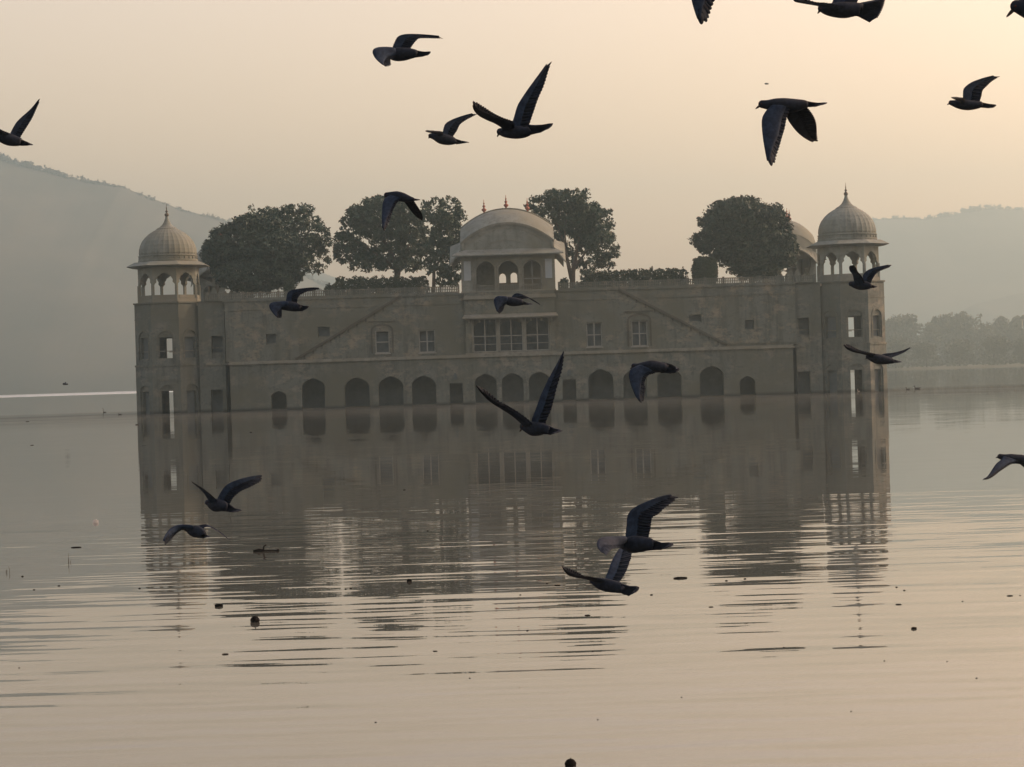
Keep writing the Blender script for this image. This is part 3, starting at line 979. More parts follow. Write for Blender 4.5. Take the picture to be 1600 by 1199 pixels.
roof_tree('roof_tree', 'tall tree with a forked trunk right of the domed middle pavilion', [(882, 335, 52, 34), (848, 322, 26, 16), (928, 350, 34, 36), (940, 388, 26, 28), (902, 378, 34, 28), (885, 308, 34, 12), (918, 412, 24, 12), (945, 410, 16, 10), (905, 340, 40, 30)],
          206, (893, 445), [([(893, 445), (895, 425), (900, 400), (905, 370)], .32, 0), ([(893, 436), (886, 405), (880, 375), (868, 345)], .22, .3), ([(896, 420), (915, 395), (935, 375)], .14, -.5), ([(886, 400), (870, 375), (862, 350)], .1, .4), ([(884, 385), (882, 355), (890, 330)], .1, .4)],
          680, 28, .17, M_LEAF, 15, ZT - .05, G1, .40)
roof_tree('roof_tree', 'dense dark tree in front of the right side pavilion', [(1160, 348, 48, 38), (1200, 362, 36, 38), (1122, 362, 36, 28), (1098, 380, 18, 15), (1178, 395, 55, 36), (1140, 330, 32, 18), (1222, 385, 22, 36), (1162, 322, 24, 13), (1208, 335, 14, 14), (1120, 395, 24, 14), (1185, 415, 45, 22)],
          206, (1175, 437), [([(1175, 437), (1172, 415), (1165, 380), (1160, 350)], .35, 0), ([(1173, 425), (1195, 395), (1210, 370)], .2, 0)],
          1500, 30, .18, M_LEAF2, 16, ZT - .05, G1, .45)

def box_hedge(name, label, cat, x0, x1, ytop, ybot, Y, dep, n, seed, bumps=0.0, group=None, mat=None):
    rng = np.random.RandomState(seed)
    bl = []
    k = Y / F
    L = (x1 - x0)
    step = 7
    x = x0 + 5
    c0 = W((x0 + x1) / 2, ybot, Y)
    root_loc = Vector((c0.x, Y, ZT - .05))
    while x < x1 - 3:
        yt = ytop + (rng.rand() - .5) * bumps - 0.031 * (x - (x0 + x1) / 2)
        c = W(x, yt, Y)
        hz = (c.z - ZT) / 2
        for dy in np.arange(-dep / 2, dep / 2 + .01, .5):
            bl.append((c.x, Y + dy, ZT - .05 + hz, 8 * k, .45, max(hz, .2)))
        x += step
    v = leaf_cloud(bl, n, 16, .13, .085, seed, shell=.7)
    v = v[:]
    v[:, 2] = np.maximum(v[:, 2], ZT - .04)
    o = quads_object(name, v, mat or M_HEDGE, None, root_loc)
    o.location = root_loc
    core = MB()
    # woody stems inside
    for i in range(12):
        xx = (x0 + 6 + (x1 - x0 - 12) * i / 11); a = W(xx, ytop, Y)
        core.tube([(a.x - root_loc.x, 0, 0), (a.x - root_loc.x + rng.uniform(-.15, .15), rng.uniform(-.2, .2), (a.z - ZT) * .75)], [.04, .02], 5)
    core.build('stem', M_BARK, o)
    tag(o, label, cat, group)
    return o
box_hedge('hedge', 'low uneven hedge under the wide round tree left of the middle pavilion', 'hedge', 524, 672, 432, 455, 204, 1.6, 2200, 21, 5, 'hedges behind the roof railing')
box_hedge('hedge', 'clipped hedge with a ragged right end right of the forked tree', 'hedge', 908, 1072, 420, 442, 204, 1.6, 2600, 22, 2.5, 'hedges behind the roof railing')
def bush(label, cx, cy, rx, ry, Y, n, seed, mat=M_HEDGE, leaf=.09, shell=.82, name='bush'):
    c = W(cx, cy, Y); k = Y / F
    loc = Vector((c.x, Y, ZT - .05))
    hz = (c.z + ry * k - loc.z) / 2
    # a super-ellipsoid so that the clipped bush has steep sides
    v = leaf_cloud([(c.x, Y, loc.z + hz, rx * k, rx * k, hz)] * 1, n, 18, .12, leaf, seed, shell=shell)
    q = (v - np.array([c.x, Y, loc.z + hz])) / np.array([rx * k, rx * k, hz])
    r = np.linalg.norm(q, axis=1)[:, None] + 1e-6
    m_ = np.max(np.abs(q), axis=1)[:, None] + 1e-6
    v = np.array([c.x, Y, loc.z + hz]) + q * ((r / m_) ** .45) * np.array([rx * k, rx * k, hz]) * .86
    o = quads_object(name, v, mat, None, loc); o.location = loc
    st = MB(); st.tube([(0, 0, 0), (.02, 0, hz * 1.2)], [.09, .05], 6)
    st.build('stem', M_BARK, o)
    tag(o, label, 'bush', 'clipped and loose bushes on the roof')
bush('large clipped barrel-shaped bush left of the dense dark tree', 1101, 418, 22, 20, 203, 2200, 31)
bush('small loose bush at the left end of the low uneven hedge', 515, 449, 9, 8, 204, 160, 32, shell=.5)
bush('rounded bush at the right foot of the broad dark tree', 452, 444, 10, 12, 203, 220, 33)
bush('scruffy low bush between the middle pavilion and the forked trunk', 881, 441, 8, 9, 203, 130, 34, M_LEAF, shell=.4)
bush('low bush right of the forked trunk behind the railing', 905, 446, 10, 5, 203, 130, 35, M_LEAF, shell=.4)

# ------------------------------------------------------------------ far shores
def shore_tree(px, ytop, ybase, wpx, Y, seed, label, palm=False):
    rng = random.Random(seed)
    k = Y / F
    base = W(px, ybase, Y); base.z = 0.3
    top = W(px, ytop, Y).z
    h = top - base.z
    root = empty('palm_tree' if palm else 'shore_tree', base)
    tag(root, label, 'palm tree' if palm else 'tree', None if palm else 'trees along the right shore')
    if palm:
        v = []
        r2 = np.random.RandomState(seed)
        for i in range(26):
            a = i * 2.4; el = r2.uniform(-.5, 1.1)
            p = Vector((0, 0, h * .86)); dr = Vector((math.cos(a) * math.cos(el), math.sin(a) * math.cos(el), math.sin(el)))
            L = h * .26
            pr = p
            for s in range(7):
                t = (s + 1) / 7
                q = p + dr * L * t + Vector((0, 0, -L * .75 * t * t))
                sd_ = dr.cross(Vector((0, 0, 1))).normalized() * L * .16 * (1 - t * .6)
                dn = Vector((0, 0, -L * .12))
                v += [pr, pr + sd_ + dn, q + sd_ * .8 + dn, q, pr, q, q - sd_ * .8 + dn, pr - sd_ + dn]
                pr = q
        v = np.array([tuple(p) for p in v])
        quads_object('crown', v, M_FAR, root)
        m = MB(); m.tube([(0, 0, -.4), (.3, 0, h * .45), (0, 0, h * .88)], [.5, .4, .3], 7); m.build('trunk', M_BARK, root, True)
        return
    bl = []
    for i in range(9):
        a = rng.uniform(0, 6.28); rr = wpx * k / 2 * rng.uniform(0, .62)
        s = rng.uniform(.30, .5)
        z = h * rng.uniform(.42, .80)
        bl.append((math.cos(a) * rr, math.sin(a) * rr * .8, z, wpx * k / 2 * s * 1.2, wpx * k / 2 * s, min(h * s * .8, h - z)))
    bl.append((0, 0, h * .72, wpx * k * .25, wpx * k * .25, h * .28))
    bl.append((0, 0, h * .25, wpx * k * .42, wpx * k * .35, h * .26))
    bl.append((0, 0, h * .10, wpx * k * .5, wpx * k * .4, h * .12))
    v = leaf_cloud(bl, 560, 12, h * .055, h * .030, seed, shell=.5)
    quads_object('crown', v, M_FAR, root)
    m = MB(); m.tube([(0, 0, -.5), (rng.uniform(-.5, .5), 0, h * .35), (rng.uniform(-1, 1), 0, h * .7)], [h * .03, h * .022, h * .01], 7)
    m.build('trunk', M_BARK, root, True)
shore = [(1392, 497, 576, 46, 'feathery tree on the right shore nearest the right corner tower'),
         (1421, 492, 575, 50, 'round tree second from the right corner tower on the right shore'),
         (1452, 505, 574, 40, 'lower tree in the dip of the right shore treeline'),
         (1478, 492, 573, 56, 'tall bushy tree left of the highest crown on the right shore'),
         (1508, 488, 572, 58, 'tallest broad crown on the right shore'),
         (1541, 504, 572, 44, 'low crown just right of the tallest broad crown on the right shore'),
         (1566, 494, 571, 44, 'round pale crown left of the palm on the right shore'),
         (1590, 505, 571, 40, 'tree at the foot of the palm at the right edge'),
         (1625, 480, 570, 60, 'big tree beyond the right edge of the water'),
         (1370, 512, 577, 40, 'tree half hidden by the right corner tower')]
for i, (x, yt, yb, wd, lb) in enumerate(shore):
    shore_tree(x, yt, yb - 2, wd, 1080 + (i * 37) % 60, 50 + i, lb)
front = [(1400, 528, 577, 60, 'low front bush by the water nearest the right corner tower'), (1448, 534, 576, 66, 'low front bush by the water under the dip of the treeline'),
         (1500, 530, 574, 64, 'wide low front bush under the tallest broad crown'), (1552, 524, 573, 60, 'low front bush under the round pale crown'), (1598, 528, 571, 56, 'low front bush at the right edge of the shore')]
for i, (x, yt, yb, wd, lb) in enumerate(front):
    shore_tree(x, yt, yb + 1, wd, 900, 80 + i, lb)
shore_tree(1597, 486, 568, 20, 1100, 99, 'palm standing above the trees at the right edge', palm=True)
b = MB()
n = 60
vs, fs = [], []
for i in range(n + 1):
    x = 95 + 230 * i / n
    x *= 1.3; vs += [(x, 872 + 10 * math.sin(i * .4) + 5 * math.sin(i * 1.3), -.6), (x, 890 + 8 * math.sin(i * .4), .25), (x, 1300, .8), (x, 1400, -.6)]
for i in range(n):
    for q in range(3):
        a = i * 4 + q; fs.append((a, a + 4, a + 5, a + 1))
b.add(vs, fs)
tag(b.build('shore_bank', M_BANK, smooth=True, fix=False), 'low grassy bank under the trees on the right shore', None, None, 'structure')

def woodland(name, label, pts, Y, x0, x1, n, r, leaf, seed, band=(0, 0), dY=0, mat=None):
    rng = np.random.RandomState(seed)
    bl = []
    for i in range(n):
        px = x0 + (x1 - x0) * rng.rand()
        s = rng.rand()
        yy = Y - dY * s
        py = lerp_line(pts, px) + band[0] + (band[1] - band[0]) * rng.rand() 
        c = W(px, py, Y)
        rr = r * (.5 + rng.rand())
        z = c.z if not dY else c.z
        bl.append((c.x, yy, z, rr, rr, rr * .8))
    v = leaf_cloud(bl, n * 5, 7, r * .45, leaf, seed, shell=.4)
    o = quads_object(name, v, mat or M_HILL)
    tag(o, label, None, None, 'stuff')
woodland('hill_woodland', 'scrubby trees along the crest of the left hill', L_SKY, 1948, -100, 560, 420, 3.4, 1.3, 41, (-1.5, 5))
woodland('hill_woodland', 'scrub along the crest of the right hill', [(1240, 420), (1280, 385), (1320, 358), (1365, 345), (1400, 342), (1440, 342), (1480, 336), (1510, 329), (1550, 324), (1600, 326), (1700, 335)], 2948, 1240, 1700, 200, 4.0, 1.8, 42, (-.5, 3))
woodland('shore_woodland', 'band of low trees along the far left shore', [(-60, 574), (0, 572), (60, 578), (110, 570), (160, 576), (200, 568), (260, 566), (420, 572)], 1720, -60, 420, 420, 6.0, 2.2, 43, (0, 36), mat=M_LEAF2)

# ------------------------------------------------------------------ haze
def make_haze():
    m = bpy.data.materials.new('haze_air'); m.use_nodes = True
    nt = m.node_tree; nt.nodes.clear()
    out = nt.nodes.new('ShaderNodeOutputMaterial')
    pv = nt.nodes.new('ShaderNodeVolumePrincipled')
    pv.inputs['Color'].default_value = (0.64, 0.92, 0.98, 1)
    pv.inputs['Density'].default_value = HAZE_DENSITY
    pv.inputs['Anisotropy'].default_value = 0.65
    nt.links.new(pv.outputs[0], out.inputs['Volume'])
    b = MB(); b.box(-3500, 3500, -200, 3500, -1.8, 300)
    o = b.build('haze', m)
    tag(o, 'thin warm morning haze over the lake', None, None, 'stuff')
make_haze()

# ------------------------------------------------------------------ pigeons
def feather_mat(name, c1, c2, rough=.8):
    m = noisy(name, c1, c2, 40.0, rough=rough, detail=4, spec=.12)
    return m
M_PB = feather_mat('pigeon_body_feathers', (0.006, 0.009, 0.014), (0.013, 0.020, 0.032))
M_PC = feather_mat('pigeon_wing_coverts', (0.008, 0.015, 0.028), (0.018, 0.032, 0.056))
M_PF = feather_mat('pigeon_flight_feathers', (0.005, 0.008, 0.013), (0.010, 0.016, 0.026))
M_PG = feather_mat('pale_wing_feathers', (0.012, 0.018, 0.030), (0.024, 0.034, 0.052))
M_BEAK = noisy('beak_horn', (0.02, 0.018, 0.016), (0.04, 0.035, 0.03), 60)
M_EYE = noisy('orange_eye', (0.05, 0.015, 0.006), (0.08, 0.025, 0.01), 60, rough=.2)

def crom(P, n):
    """catmull-rom through vectors, resampled evenly along its length"""
    P = [np.array(p, float) for p in P]
    if len(P) == 1: return np.repeat(P[0][None], n, 0)
    Q = [2 * P[0] - P[1]] + P + [2 * P[-1] - P[-2]]
    out = []
    for i in range(1, len(Q) - 2):
        for t in np.linspace(0, 1, 12, endpoint=False):
            a, b, c, d = Q[i - 1], Q[i], Q[i + 1], Q[i + 2]
            out.append(.5 * ((2 * b) + (c - a) * t + (2 * a - 5 * b + 4 * c - d) * t * t + (3 * b - a - 3 * c + d) * t ** 3))
    out.append(Q[-2]); out = np.array(out)
    L = np.r_[0, np.cumsum(np.linalg.norm(np.diff(out[:, :2], axis=0), axis=1))]
    s = np.linspace(0, L[-1], n)
    return np.stack([np.interp(s, L, out[:, k]) for k in range(out.shape[1])], 1)

def pigeon(label, body, tail, beak, wings, dist=None, name='pigeon', eyes=True, yaw=0.35):
    """body: (x, y, r) from head to rump; tail: upper edge, lower edge; wings: (leading edge, trailing edge, side, material)
    all in picture units at the bird's own distance; side -1 reaches towards the camera, +1 away from it"""
    B = np.array(body, float)
    te = np.array(tail[0][-1], float)
    blen = np.linalg.norm(te - np.array(beak if beak else B[0, :2]))
    wl = 0
    for (le, tr, sd_, mt) in wings:
        P = np.array(le, float); wl = max(wl, np.linalg.norm(np.diff(P, axis=0), axis=1).sum())
    Y0 = dist or F * .33 / max(blen, wl * .95)
    k = Y0 / F
    body_len = .33
    dz_body = math.sqrt(max(0.0, body_len ** 2 - (blen * k) ** 2)) * .7
    hx, tx = (beak if beak else B[0])[0], te[0]
    def dbody(x):                       # head is the farther end
        return dz_body * (.5 - (x - hx) / (tx - hx + 1e-6))
    def P3(x, y, d): return np.array(W(x, y, Y0 + d))
    cx = B[len(B) // 2]
    org = Vector(P3(cx[0], cx[1], dbody(cx[0])))
    mb = MB()
    toc = Vector((0, 0, CAM_H)) - org; toc.normalize()
    right = (Vector(P3(cx[0] + 10, cx[1], 0)) - Vector(P3(cx[0], cx[1], 0))).normalized()
    # trunk and head: one lofted skin
    st = crom([(b[0], b[1], b[2]) for b in body] + [(tail[0][0][0] * .5 + tail[1][0][0] * .5 + 3, (tail[0][0][1] + tail[1][0][1]) / 2, B[-1, 2] * .55)], 30)
    st[:, 2] = np.maximum(st[:, 2], 1.2)
    n = 16
    vs, fs = [], []
    first = P3(st[0, 0], st[0, 1], dbody(st[0, 0]))
    dirx = st[1, :2] - st[0, :2]; dirx /= np.linalg.norm(dirx)
    rings = []
    r0 = st[0, 2]
    for fr in (-.97, -.8, -.5, -.2):    # rounded forehead
        rings.append((st[0, 0] + dirx[0] * fr * r0, st[0, 1] + dirx[1] * fr * r0, r0 * math.sqrt(max(.02, 1 - fr * fr))))
    rings += [tuple(q) for q in st]
    for i, (x, y, r) in enumerate(rings):
        p = P3(x, y, dbody(x))
        a = np.array(rings[min(i + 1, len(rings) - 1)][:2]) - np.array(rings[max(i - 1, 0)][:2])
        a = a / (np.linalg.norm(a) + 1e-9)
        nrm = Vector(P3(x - a[1] * 10, y + a[0] * 10, 0)) - Vector(P3(x, y, 0)); nrm.normalize()
        for q in range(n):
            t = 2 * math.pi * q / n
            vs.append(Vector(p) + nrm * (math.cos(t) * r * k) + Vector((0, 1, 0)) * (math.sin(t) * r * k * 1.08))
    for i in range(len(rings) - 1):
        for q in range(n):
            z = (q + 1) % n
            fs.append((i * n + q, i * n + z, (i + 1) * n + z, (i + 1) * n + q))
    fs.append(tuple(range(n))); fs.append(tuple((len(rings) - 1) * n + q for q in range(n)))
    mb.add(vs, fs, 0)
    # tail: twelve overlapping feathers between the upper (far) and lower (near) edge
    U = crom(tail[0], 8); Lw = crom(tail[1], 8)
    nf = 12
    wdt = .055
    base_c = (U[0] + Lw[0]) / 2
    for i in range(nf):
        s = i / (nf - 1)
        tip = U[-1] * (1 - s) + Lw[-1] * s
        end_bulge = 1 + .06 * math.sin(math.pi * s)
        tip = base_c + (tip - base_c) * end_bulge
        b0 = U[0] * (1 - s) + Lw[0] * s; b0 = b0 * .8 + base_c * .2
        mid = (U[4] * (1 - s) + Lw[4] * s)
        pts = [b0 - (tip - b0) * .15, b0, mid, b0 * .15 + tip * .85, tip]
        wn = (U[-1] - Lw[-1]); sep = np.linalg.norm(wn)
        dd = [wdt * (.5 - s) * f * 1.0 for f in (.3, .35, .7, 1, 1)]
        hw = [1.5, 1.9, 2.3, 2.0, .8]
        ring = []
        dv = tip - b0; dv = dv / (np.linalg.norm(dv) + 1e-9); pv = np.array([-dv[1], dv[0]])
        spread = max(sep / nf * 1.0, .35)
        for (pt, d_, h_) in zip(pts, dd, hw):
            c = P3(pt[0], pt[1], dbody(pt[0]) + d_)
            wv = np.array(P3(pt[0] + pv[0] * 10, pt[1] + pv[1] * 10, 0)) - np.array(P3(pt[0], pt[1], 0)); wv = wv / np.linalg.norm(wv)
            side = wv * (spread * k * h_ * .5) - np.array([0, 1, 0]) * (.0042 * h_)
            th = np.cross(side, P3(pt[0] + dv[0], pt[1] + dv[1], 0) - P3(pt[0], pt[1], 0)); th = th / (np.linalg.norm(th) + 1e-9) * .0011
            ring.append((c - side, c + th, c + side, c - th))
        vv = [p for r_ in ring for p in r_]
        ff = [(a * 4 + q, a * 4 + (q + 1) % 4, a * 4 + 4 + (q + 1) % 4, a * 4 + 4 + q) for a in range(4) for q in range(4)] + [(3, 2, 1, 0), (16, 17, 18, 19)]
        mb.add(vv, ff, 2)
    # solid tail coverts filling the base
    vv, ff = [], []
    nn = 7
    for i in range(nn):
        t = i / (nn - 1) * .93
        u = U[0] + 0; j = t * 7; a = int(min(j, 6)); f_ = j - a
        u = U[a] * (1 - f_) + U[a + 1] * f_; l = Lw[a] * (1 - f_) + Lw[a + 1] * f_
        d_ = wdt * .5 * (.3 + .7 * t)
        pu = P3(u[0], u[1], dbody(u[0]) + d_); pl = P3(l[0], l[1], dbody(l[0]) - d_)
        mdl = (pu + pl) / 2
        th = np.array([0, -.55, .8]) * .004 * (1 - .7 * t)
        vv += [pu, mdl + th, pl, mdl - th]
    ff = [(a * 4 + q, a * 4 + (q + 1) % 4, a * 4 + 4 + (q + 1) % 4, a * 4 + 4 + q) for a in range(nn - 1) for q in range(4)] + [(3, 2, 1, 0), tuple(4 * (nn - 1) + q for q in range(4))]
    mb.add(vv, ff, 0)
    # wings
    for (le, tr, side, mt) in wings:
        NS = 26
        def inward(p):
            q = B[np.argmin(np.hypot(B[:, 0] - p[0], B[:, 1] - p[1]))]
            v = np.array([np.interp(p[0], B[:, 0], B[:, 0]), np.interp(p[0], B[:, 0], B[:, 1])])
            return tuple(np.array(p) + (v - np.array(p)) * .62)
        LE = crom([inward(le[0])] + list(le), NS); TR = crom([inward(tr[0])] + list(tr), NS)
        span = np.linalg.norm(np.diff(LE, axis=0), axis=1).sum() * k
        reach = math.sqrt(max(.10 ** 2, .33 ** 2 - span ** 2))
        reach = min(reach, .26)
        def dep(p, s):
            root = dbody(p[0])
            return root * (1 - s) + side * (.022 + (reach - .02) * s ** 1.1) + dbody(le[0][0]) * s * .5
        def PT(s, c):                   # s: span 0..1, c: chord 0..1
            j = min(s, .9999) * (NS - 1); a = int(j); f_ = j - a
            l = LE[a] * (1 - f_) + LE[a + 1] * f_; t = TR[a] * (1 - f_) + TR[a + 1] * f_
            p = l * (1 - c) + t * c
            return P3(p[0], p[1], dep(p, s) + side * .012 * math.sin(math.pi * min(c, 1)) )
        # covert skin
        nc = 7
        vv = []
        SS = np.linspace(0, .93, 24)
        for s in SS:
            cmax = .80 - .50 * max(0, s - .5) / .5
            for c_ in range(nc):
                c = cmax * c_ / (nc - 1)
                vv.append(PT(s, c))
        vv = np.array(vv).reshape(24, nc, 3)
        du = np.gradient(vv, axis=0); dc = np.gradient(vv, axis=1)
        nr = np.cross(du, dc); nr /= (np.linalg.norm(nr, axis=2)[..., None] + 1e-12)
        thick = .0055 * (1 - SS * .75)[:, None] * (np.array([.25, 1, .9, .7, .5, .3, .08])[None])
        top = vv + nr * thick[..., None]; bot = vv - nr * thick[..., None]
        P = list(top.reshape(-1, 3)) + list(bot.reshape(-1, 3))
        ff = []; o2 = 24 * nc
        for i in range(23):
            for c_ in range(nc - 1):
                a = i * nc + c_
                ff.append((a, a + 1, a + nc + 1, a + nc)); ff.append((o2 + a, o2 + a + nc, o2 + a + nc + 1, o2 + a + 1))
            ff.append((i * nc, (i + 1) * nc, o2 + (i + 1) * nc, o2 + i * nc))
            e = nc - 1
            ff.append((i * nc + e, o2 + i * nc + e, o2 + (i + 1) * nc + e, (i + 1) * nc + e))
        ff.append(tuple(c_ for c_ in range(nc)) + tuple(o2 + c_ for c_ in range(nc - 1, -1, -1)))
        ff.append(tuple(23 * nc + c_ for c_ in range(nc)) + tuple(o2 + 23 * nc + c_ for c_ in range(nc - 1, -1, -1)))
        mb.add(P, ff, mt)
        # flight feathers
        NF = 20
        tips, bases = [], []
        for i in range(NF):
            s = (i + .6) / NF if i < NF - 1 else .999
            s_ = .02 + .98 * s
            notch = 1.0
            tips.append(PT(s_, 1.0)); 
            sb = s_ * .88 if s_ < .5 else .44 + (s_ - .5) * .82
            bases.append(PT(sb, .38))
        tips = np.array(tips); bases = np.array(bases)
        for i in range(NF):
            tp, bs = tips[i], bases[i]
            dv = tp - bs; Ld = np.linalg.norm(dv); dv = dv / (Ld + 1e-9)
            nb = tips[min(i + 1, NF - 1)] - tips[max(i - 1, 0)]
            nb = nb / (1 if 0 < i < NF - 1 else .5) * .5
            sv = nb - dv * np.dot(nb, dv); ls = np.linalg.norm(sv)
            wd_ = min(max(ls * 1.15, .006), .023)
            sv = sv / (ls + 1e-9)
            nm = np.cross(dv, sv); nm = nm / (np.linalg.norm(nm) + 1e-9)
            lift = nm * (.0003 * (i % 2) - .0001)
            ring = []
            o_ = max(0, (i - 12) / 7)
            prof = ((0, .45), (.35, .70), (.7, .70 - .22 * o_), (.86, .55 - .22 * o_), (.96, .46 - .26 * o_), (1.0, .22 - .18 * o_))
            for (t, hwid) in prof:
                c = bs + dv * Ld * t + lift
                ring.append((c - sv * wd_ * hwid, c + nm * .0009, c + sv * wd_ * hwid, c - nm * .0009))
            V = [p for r_ in ring for p in r_]
            m_ = len(prof)
            FF = [(a * 4 + q, a * 4 + (q + 1) % 4, a * 4 + 4 + (q + 1) % 4, a * 4 + 4 + q) for a in range(m_ - 1) for q in range(4)] + [(3, 2, 1, 0), tuple(4 * (m_ - 1) + q for q in range(4))]
            mb.add(V, FF, 2 if mt != 3 else 3)
    o = mb.build(name, [M_PB, M_PC, M_PF, M_PG], None, smooth=True, origin=tuple(org), fix=True)
    tag(o, label, 'pigeon', 'pigeons flying over the lake')
    if beak and eyes:
        bk = MB()
        h = np.array(body[0][:2]); bt = np.array(beak, float); dv = bt - h; L = np.linalg.norm(dv)
        b0 = h + dv * (body[0][2] * .75 / max(L, .1))
        p0 = Vector(P3(b0[0], b0[1], dbody(b0[0]))) - org; p1 = Vector(P3(bt[0], bt[1], dbody(bt[0]))) - org
        rb = max(body[0][2] * k * .32, .003)
        bk.tube([p0, p0.lerp(p1, .5), p1.lerp(p0, .12), p1], [rb, rb * .8, rb * .4, rb * .08], 8)
        bk.build('beak', M_BEAK, o, True)
        for s in (-1, 1):
            ey = MB()
            c = Vector(P3(h[0] + dv[0] / L * body[0][2] * .25, h[1] + dv[1] / L * body[0][2] * .25 - body[0][2] * .2, dbody(h[0]) + s * body[0][2] * k * .93)) - org
            r = .0032
            ey.lathe([(.0005, -r), (r * .7, -r * .7), (r, 0), (r * .7, r * .7), (.0005, r)], 8, 0, Matrix.Translation(c))
            ey.build('eye', M_EYE, o, True)
    return o

T = lambda up, lo: (up, lo)
pigeon('pigeon with dark wing bent forward over its head, uppermost left of the sky birds',
    [(599,81,5.5),(607,82,8),(618,85,10.6),(630,85,10.4),(641,84,8.5),(650,84,6)],
    T([(650,78.5),(662,81),(673,81)], [(648,90.5),(659,89),(668.5,86.5)]), (592,84),
    [([(616,75),(598,73.5),(585,76),(582,82),(586,91),(594,99),(602,104)], [(620,90),(611,93),(610.5,98),(611,102),(607,104),(603,104.5)], -1, 1),
     ([(613,75),(617,65),(622,57),(634,53.5),(655,53.5),(675,55),(693,57)], [(641,77),(647,68),(654,61),(664,60),(680,60.5),(692,60.5)], 1, 1)])
pigeon('small pigeon left of the steep-winged one, one wing swept up and back',
    [(673,212.5,3.9),(679,213.5,5.6),(688,216.5,8.2),(697,218.5,8.4),(706,220,6.8),(712,221,4.2)],
    T([(707,214.5),(719.5,219.8),(732,222.4)], [(713,226),(722.5,224.5),(732,223)]), (669.3,216.6),
    [([(684,211),(677,209),(671,207.5),(667,206.6),(664,205.3)], [(692,206.5),(680,204.7),(672,204.2),(667,203.7),(664,205)], -1, 2),
     ([(691.8,207),(695.5,194.3),(705.3,187.5),(718.8,182.3),(730,179),(742,176)], [(707.5,214.5),(714.3,204),(718.8,195),(726.3,189),(737.6,183),(746.6,178.5)], 1, 1)])
pigeon('large pigeon with one wing straight up and one reaching left, upper middle of the sky',
    [(781.5,206,5.6),(789,207,8),(799,207,9.8),(809,207,10.2),(819,207,8.6),(828,204.5,6.5)],
    T([(826,195),(846,195.7),(864,193)], [(826,212),(842.6,207.6),(857,201.5)]), (776.6,214.4),
    [([(784,200),(772.5,192.8),(760.9,188),(748,181),(739.9,171.8),(737.5,160.5)], [(803,191),(785.4,184),(770,176.4),(757.4,168.2),(745.7,160.7),(739,158.3)], -1, 2),
     ([(800,194),(803.5,182),(808.8,164.7),(820.4,146),(832,129.7),(845,112.2),(854.3,99.3),(861,96)], [(827,196),(835,171.8),(841.5,153),(849.6,134.4),(856,114.5),(859.6,103),(862,96.5)], 1, 1)])
B7B = [(1191,163,6.3),(1200,164,7.8),(1212,164.5,10.6),(1226,165,11.6),(1240,165,10.6),(1253,163.5,7.8),(1261,163,5.4)]
pigeon('pigeon with both wings hanging down, high on the right of the sky', B7B,
    T([(1260,157.8),(1276,161),(1292.5,160.8)], [(1259,168),(1274,167),(1285,164.2)]), (1180.3,170.4),
    [([(1204,166),(1196,175),(1190.8,185.5),(1190.4,200.7),(1192.8,221.3),(1196,239.8),(1199.5,258)], [(1236,165),(1229,186.6),(1226.4,200.7),(1222,214.8),(1217.7,230),(1213.4,243),(1210,256),(1205.5,259.8)], -1, 1),
     ([(1224,170),(1231,187),(1237,196.4),(1246,207.2),(1256.8,216),(1267.6,221.9),(1275,224)], [(1260,166),(1269.8,179),(1274.7,190),(1276.3,200.7),(1276.8,210.5),(1277.9,220.8)], 1, 2)])
pigeon('pigeon with a widely fanned tail cut by the top edge',
    [(1283.5,13.5,5.8),(1292,15,9),(1305,16,11.6),(1320,16,12.8),(1334,15,11),(1344,14.5,9.5)],
    T([(1341,5),(1352,5.5),(1368,2),(1383,-2)], [(1340,26),(1350,30),(1360,33),(1372,27)]), (1277.3,21.8),
    [([(1292,13),(1275,9),(1257,6),(1242,3),(1237.5,-3)], [(1322,12),(1293.8,5.3),(1278,4),(1265,1),(1255,-3),(1241,-7)], -1, 1),
     ([(1296,10),(1302,0),(1306,-25),(1318,-50),(1336,-72)], [(1338,10),(1340.5,0),(1342,-25),(1350,-48),(1342,-70)], 1, 1)])
pigeon('small pigeon with one wing raised, near the right edge of the sky',
    [(1486,160.7,3.9),(1492,162,5.6),(1500,163.5,7.3),(1511,164.5,8.1),(1522,164.3,7.2),(1532,163.5,5.2)],
    T([(1531,158.7),(1543.4,162.4),(1556.7,164.2)], [(1533,168.6),(1543.4,169.2),(1551,168.8)]), (1479.7,164),
    [([(1500,159),(1493,156.3),(1489,154.5),(1485.7,153)], [(1508,154),(1497,152.2),(1491,151.8),(1485.7,152)], -1, 2),
     ([(1504.7,156),(1505,141.4),(1508.7,135.4),(1518,128.7),(1530,124),(1543.4,120),(1557,117)], [(1531,159),(1534,149.4),(1535.4,142),(1542,134.7),(1550,127.4),(1562.4,120)], 1, 1)])
pigeon('pigeon flying out of the left edge with one wing high',
    [(-21,207,4.5),(-14,208,6),(-2,211.5,8.5),(12,217.5,9.8),(24,220.5,8.3),(33,222,5.8)],
    T([(30.9,216),(40,221),(50.9,226)], [(29,228),(38,228.2),(50,227)]), (-27,211),
    [([(-2,211),(-14,205),(-26,199),(-38,190),(-44,178)], [(14,209),(0,202),(-14,192),(-28,182),(-40,175)], -1, 2),
     ([(15,211),(24.2,193.4),(33.4,183.4),(46.7,171.7),(56,160.9),(60.5,154.5)], [(31,216.5),(40,201.7),(49.2,186.7),(57.5,169.2),(61.7,159.2),(62,154.5)], 1, 1)])
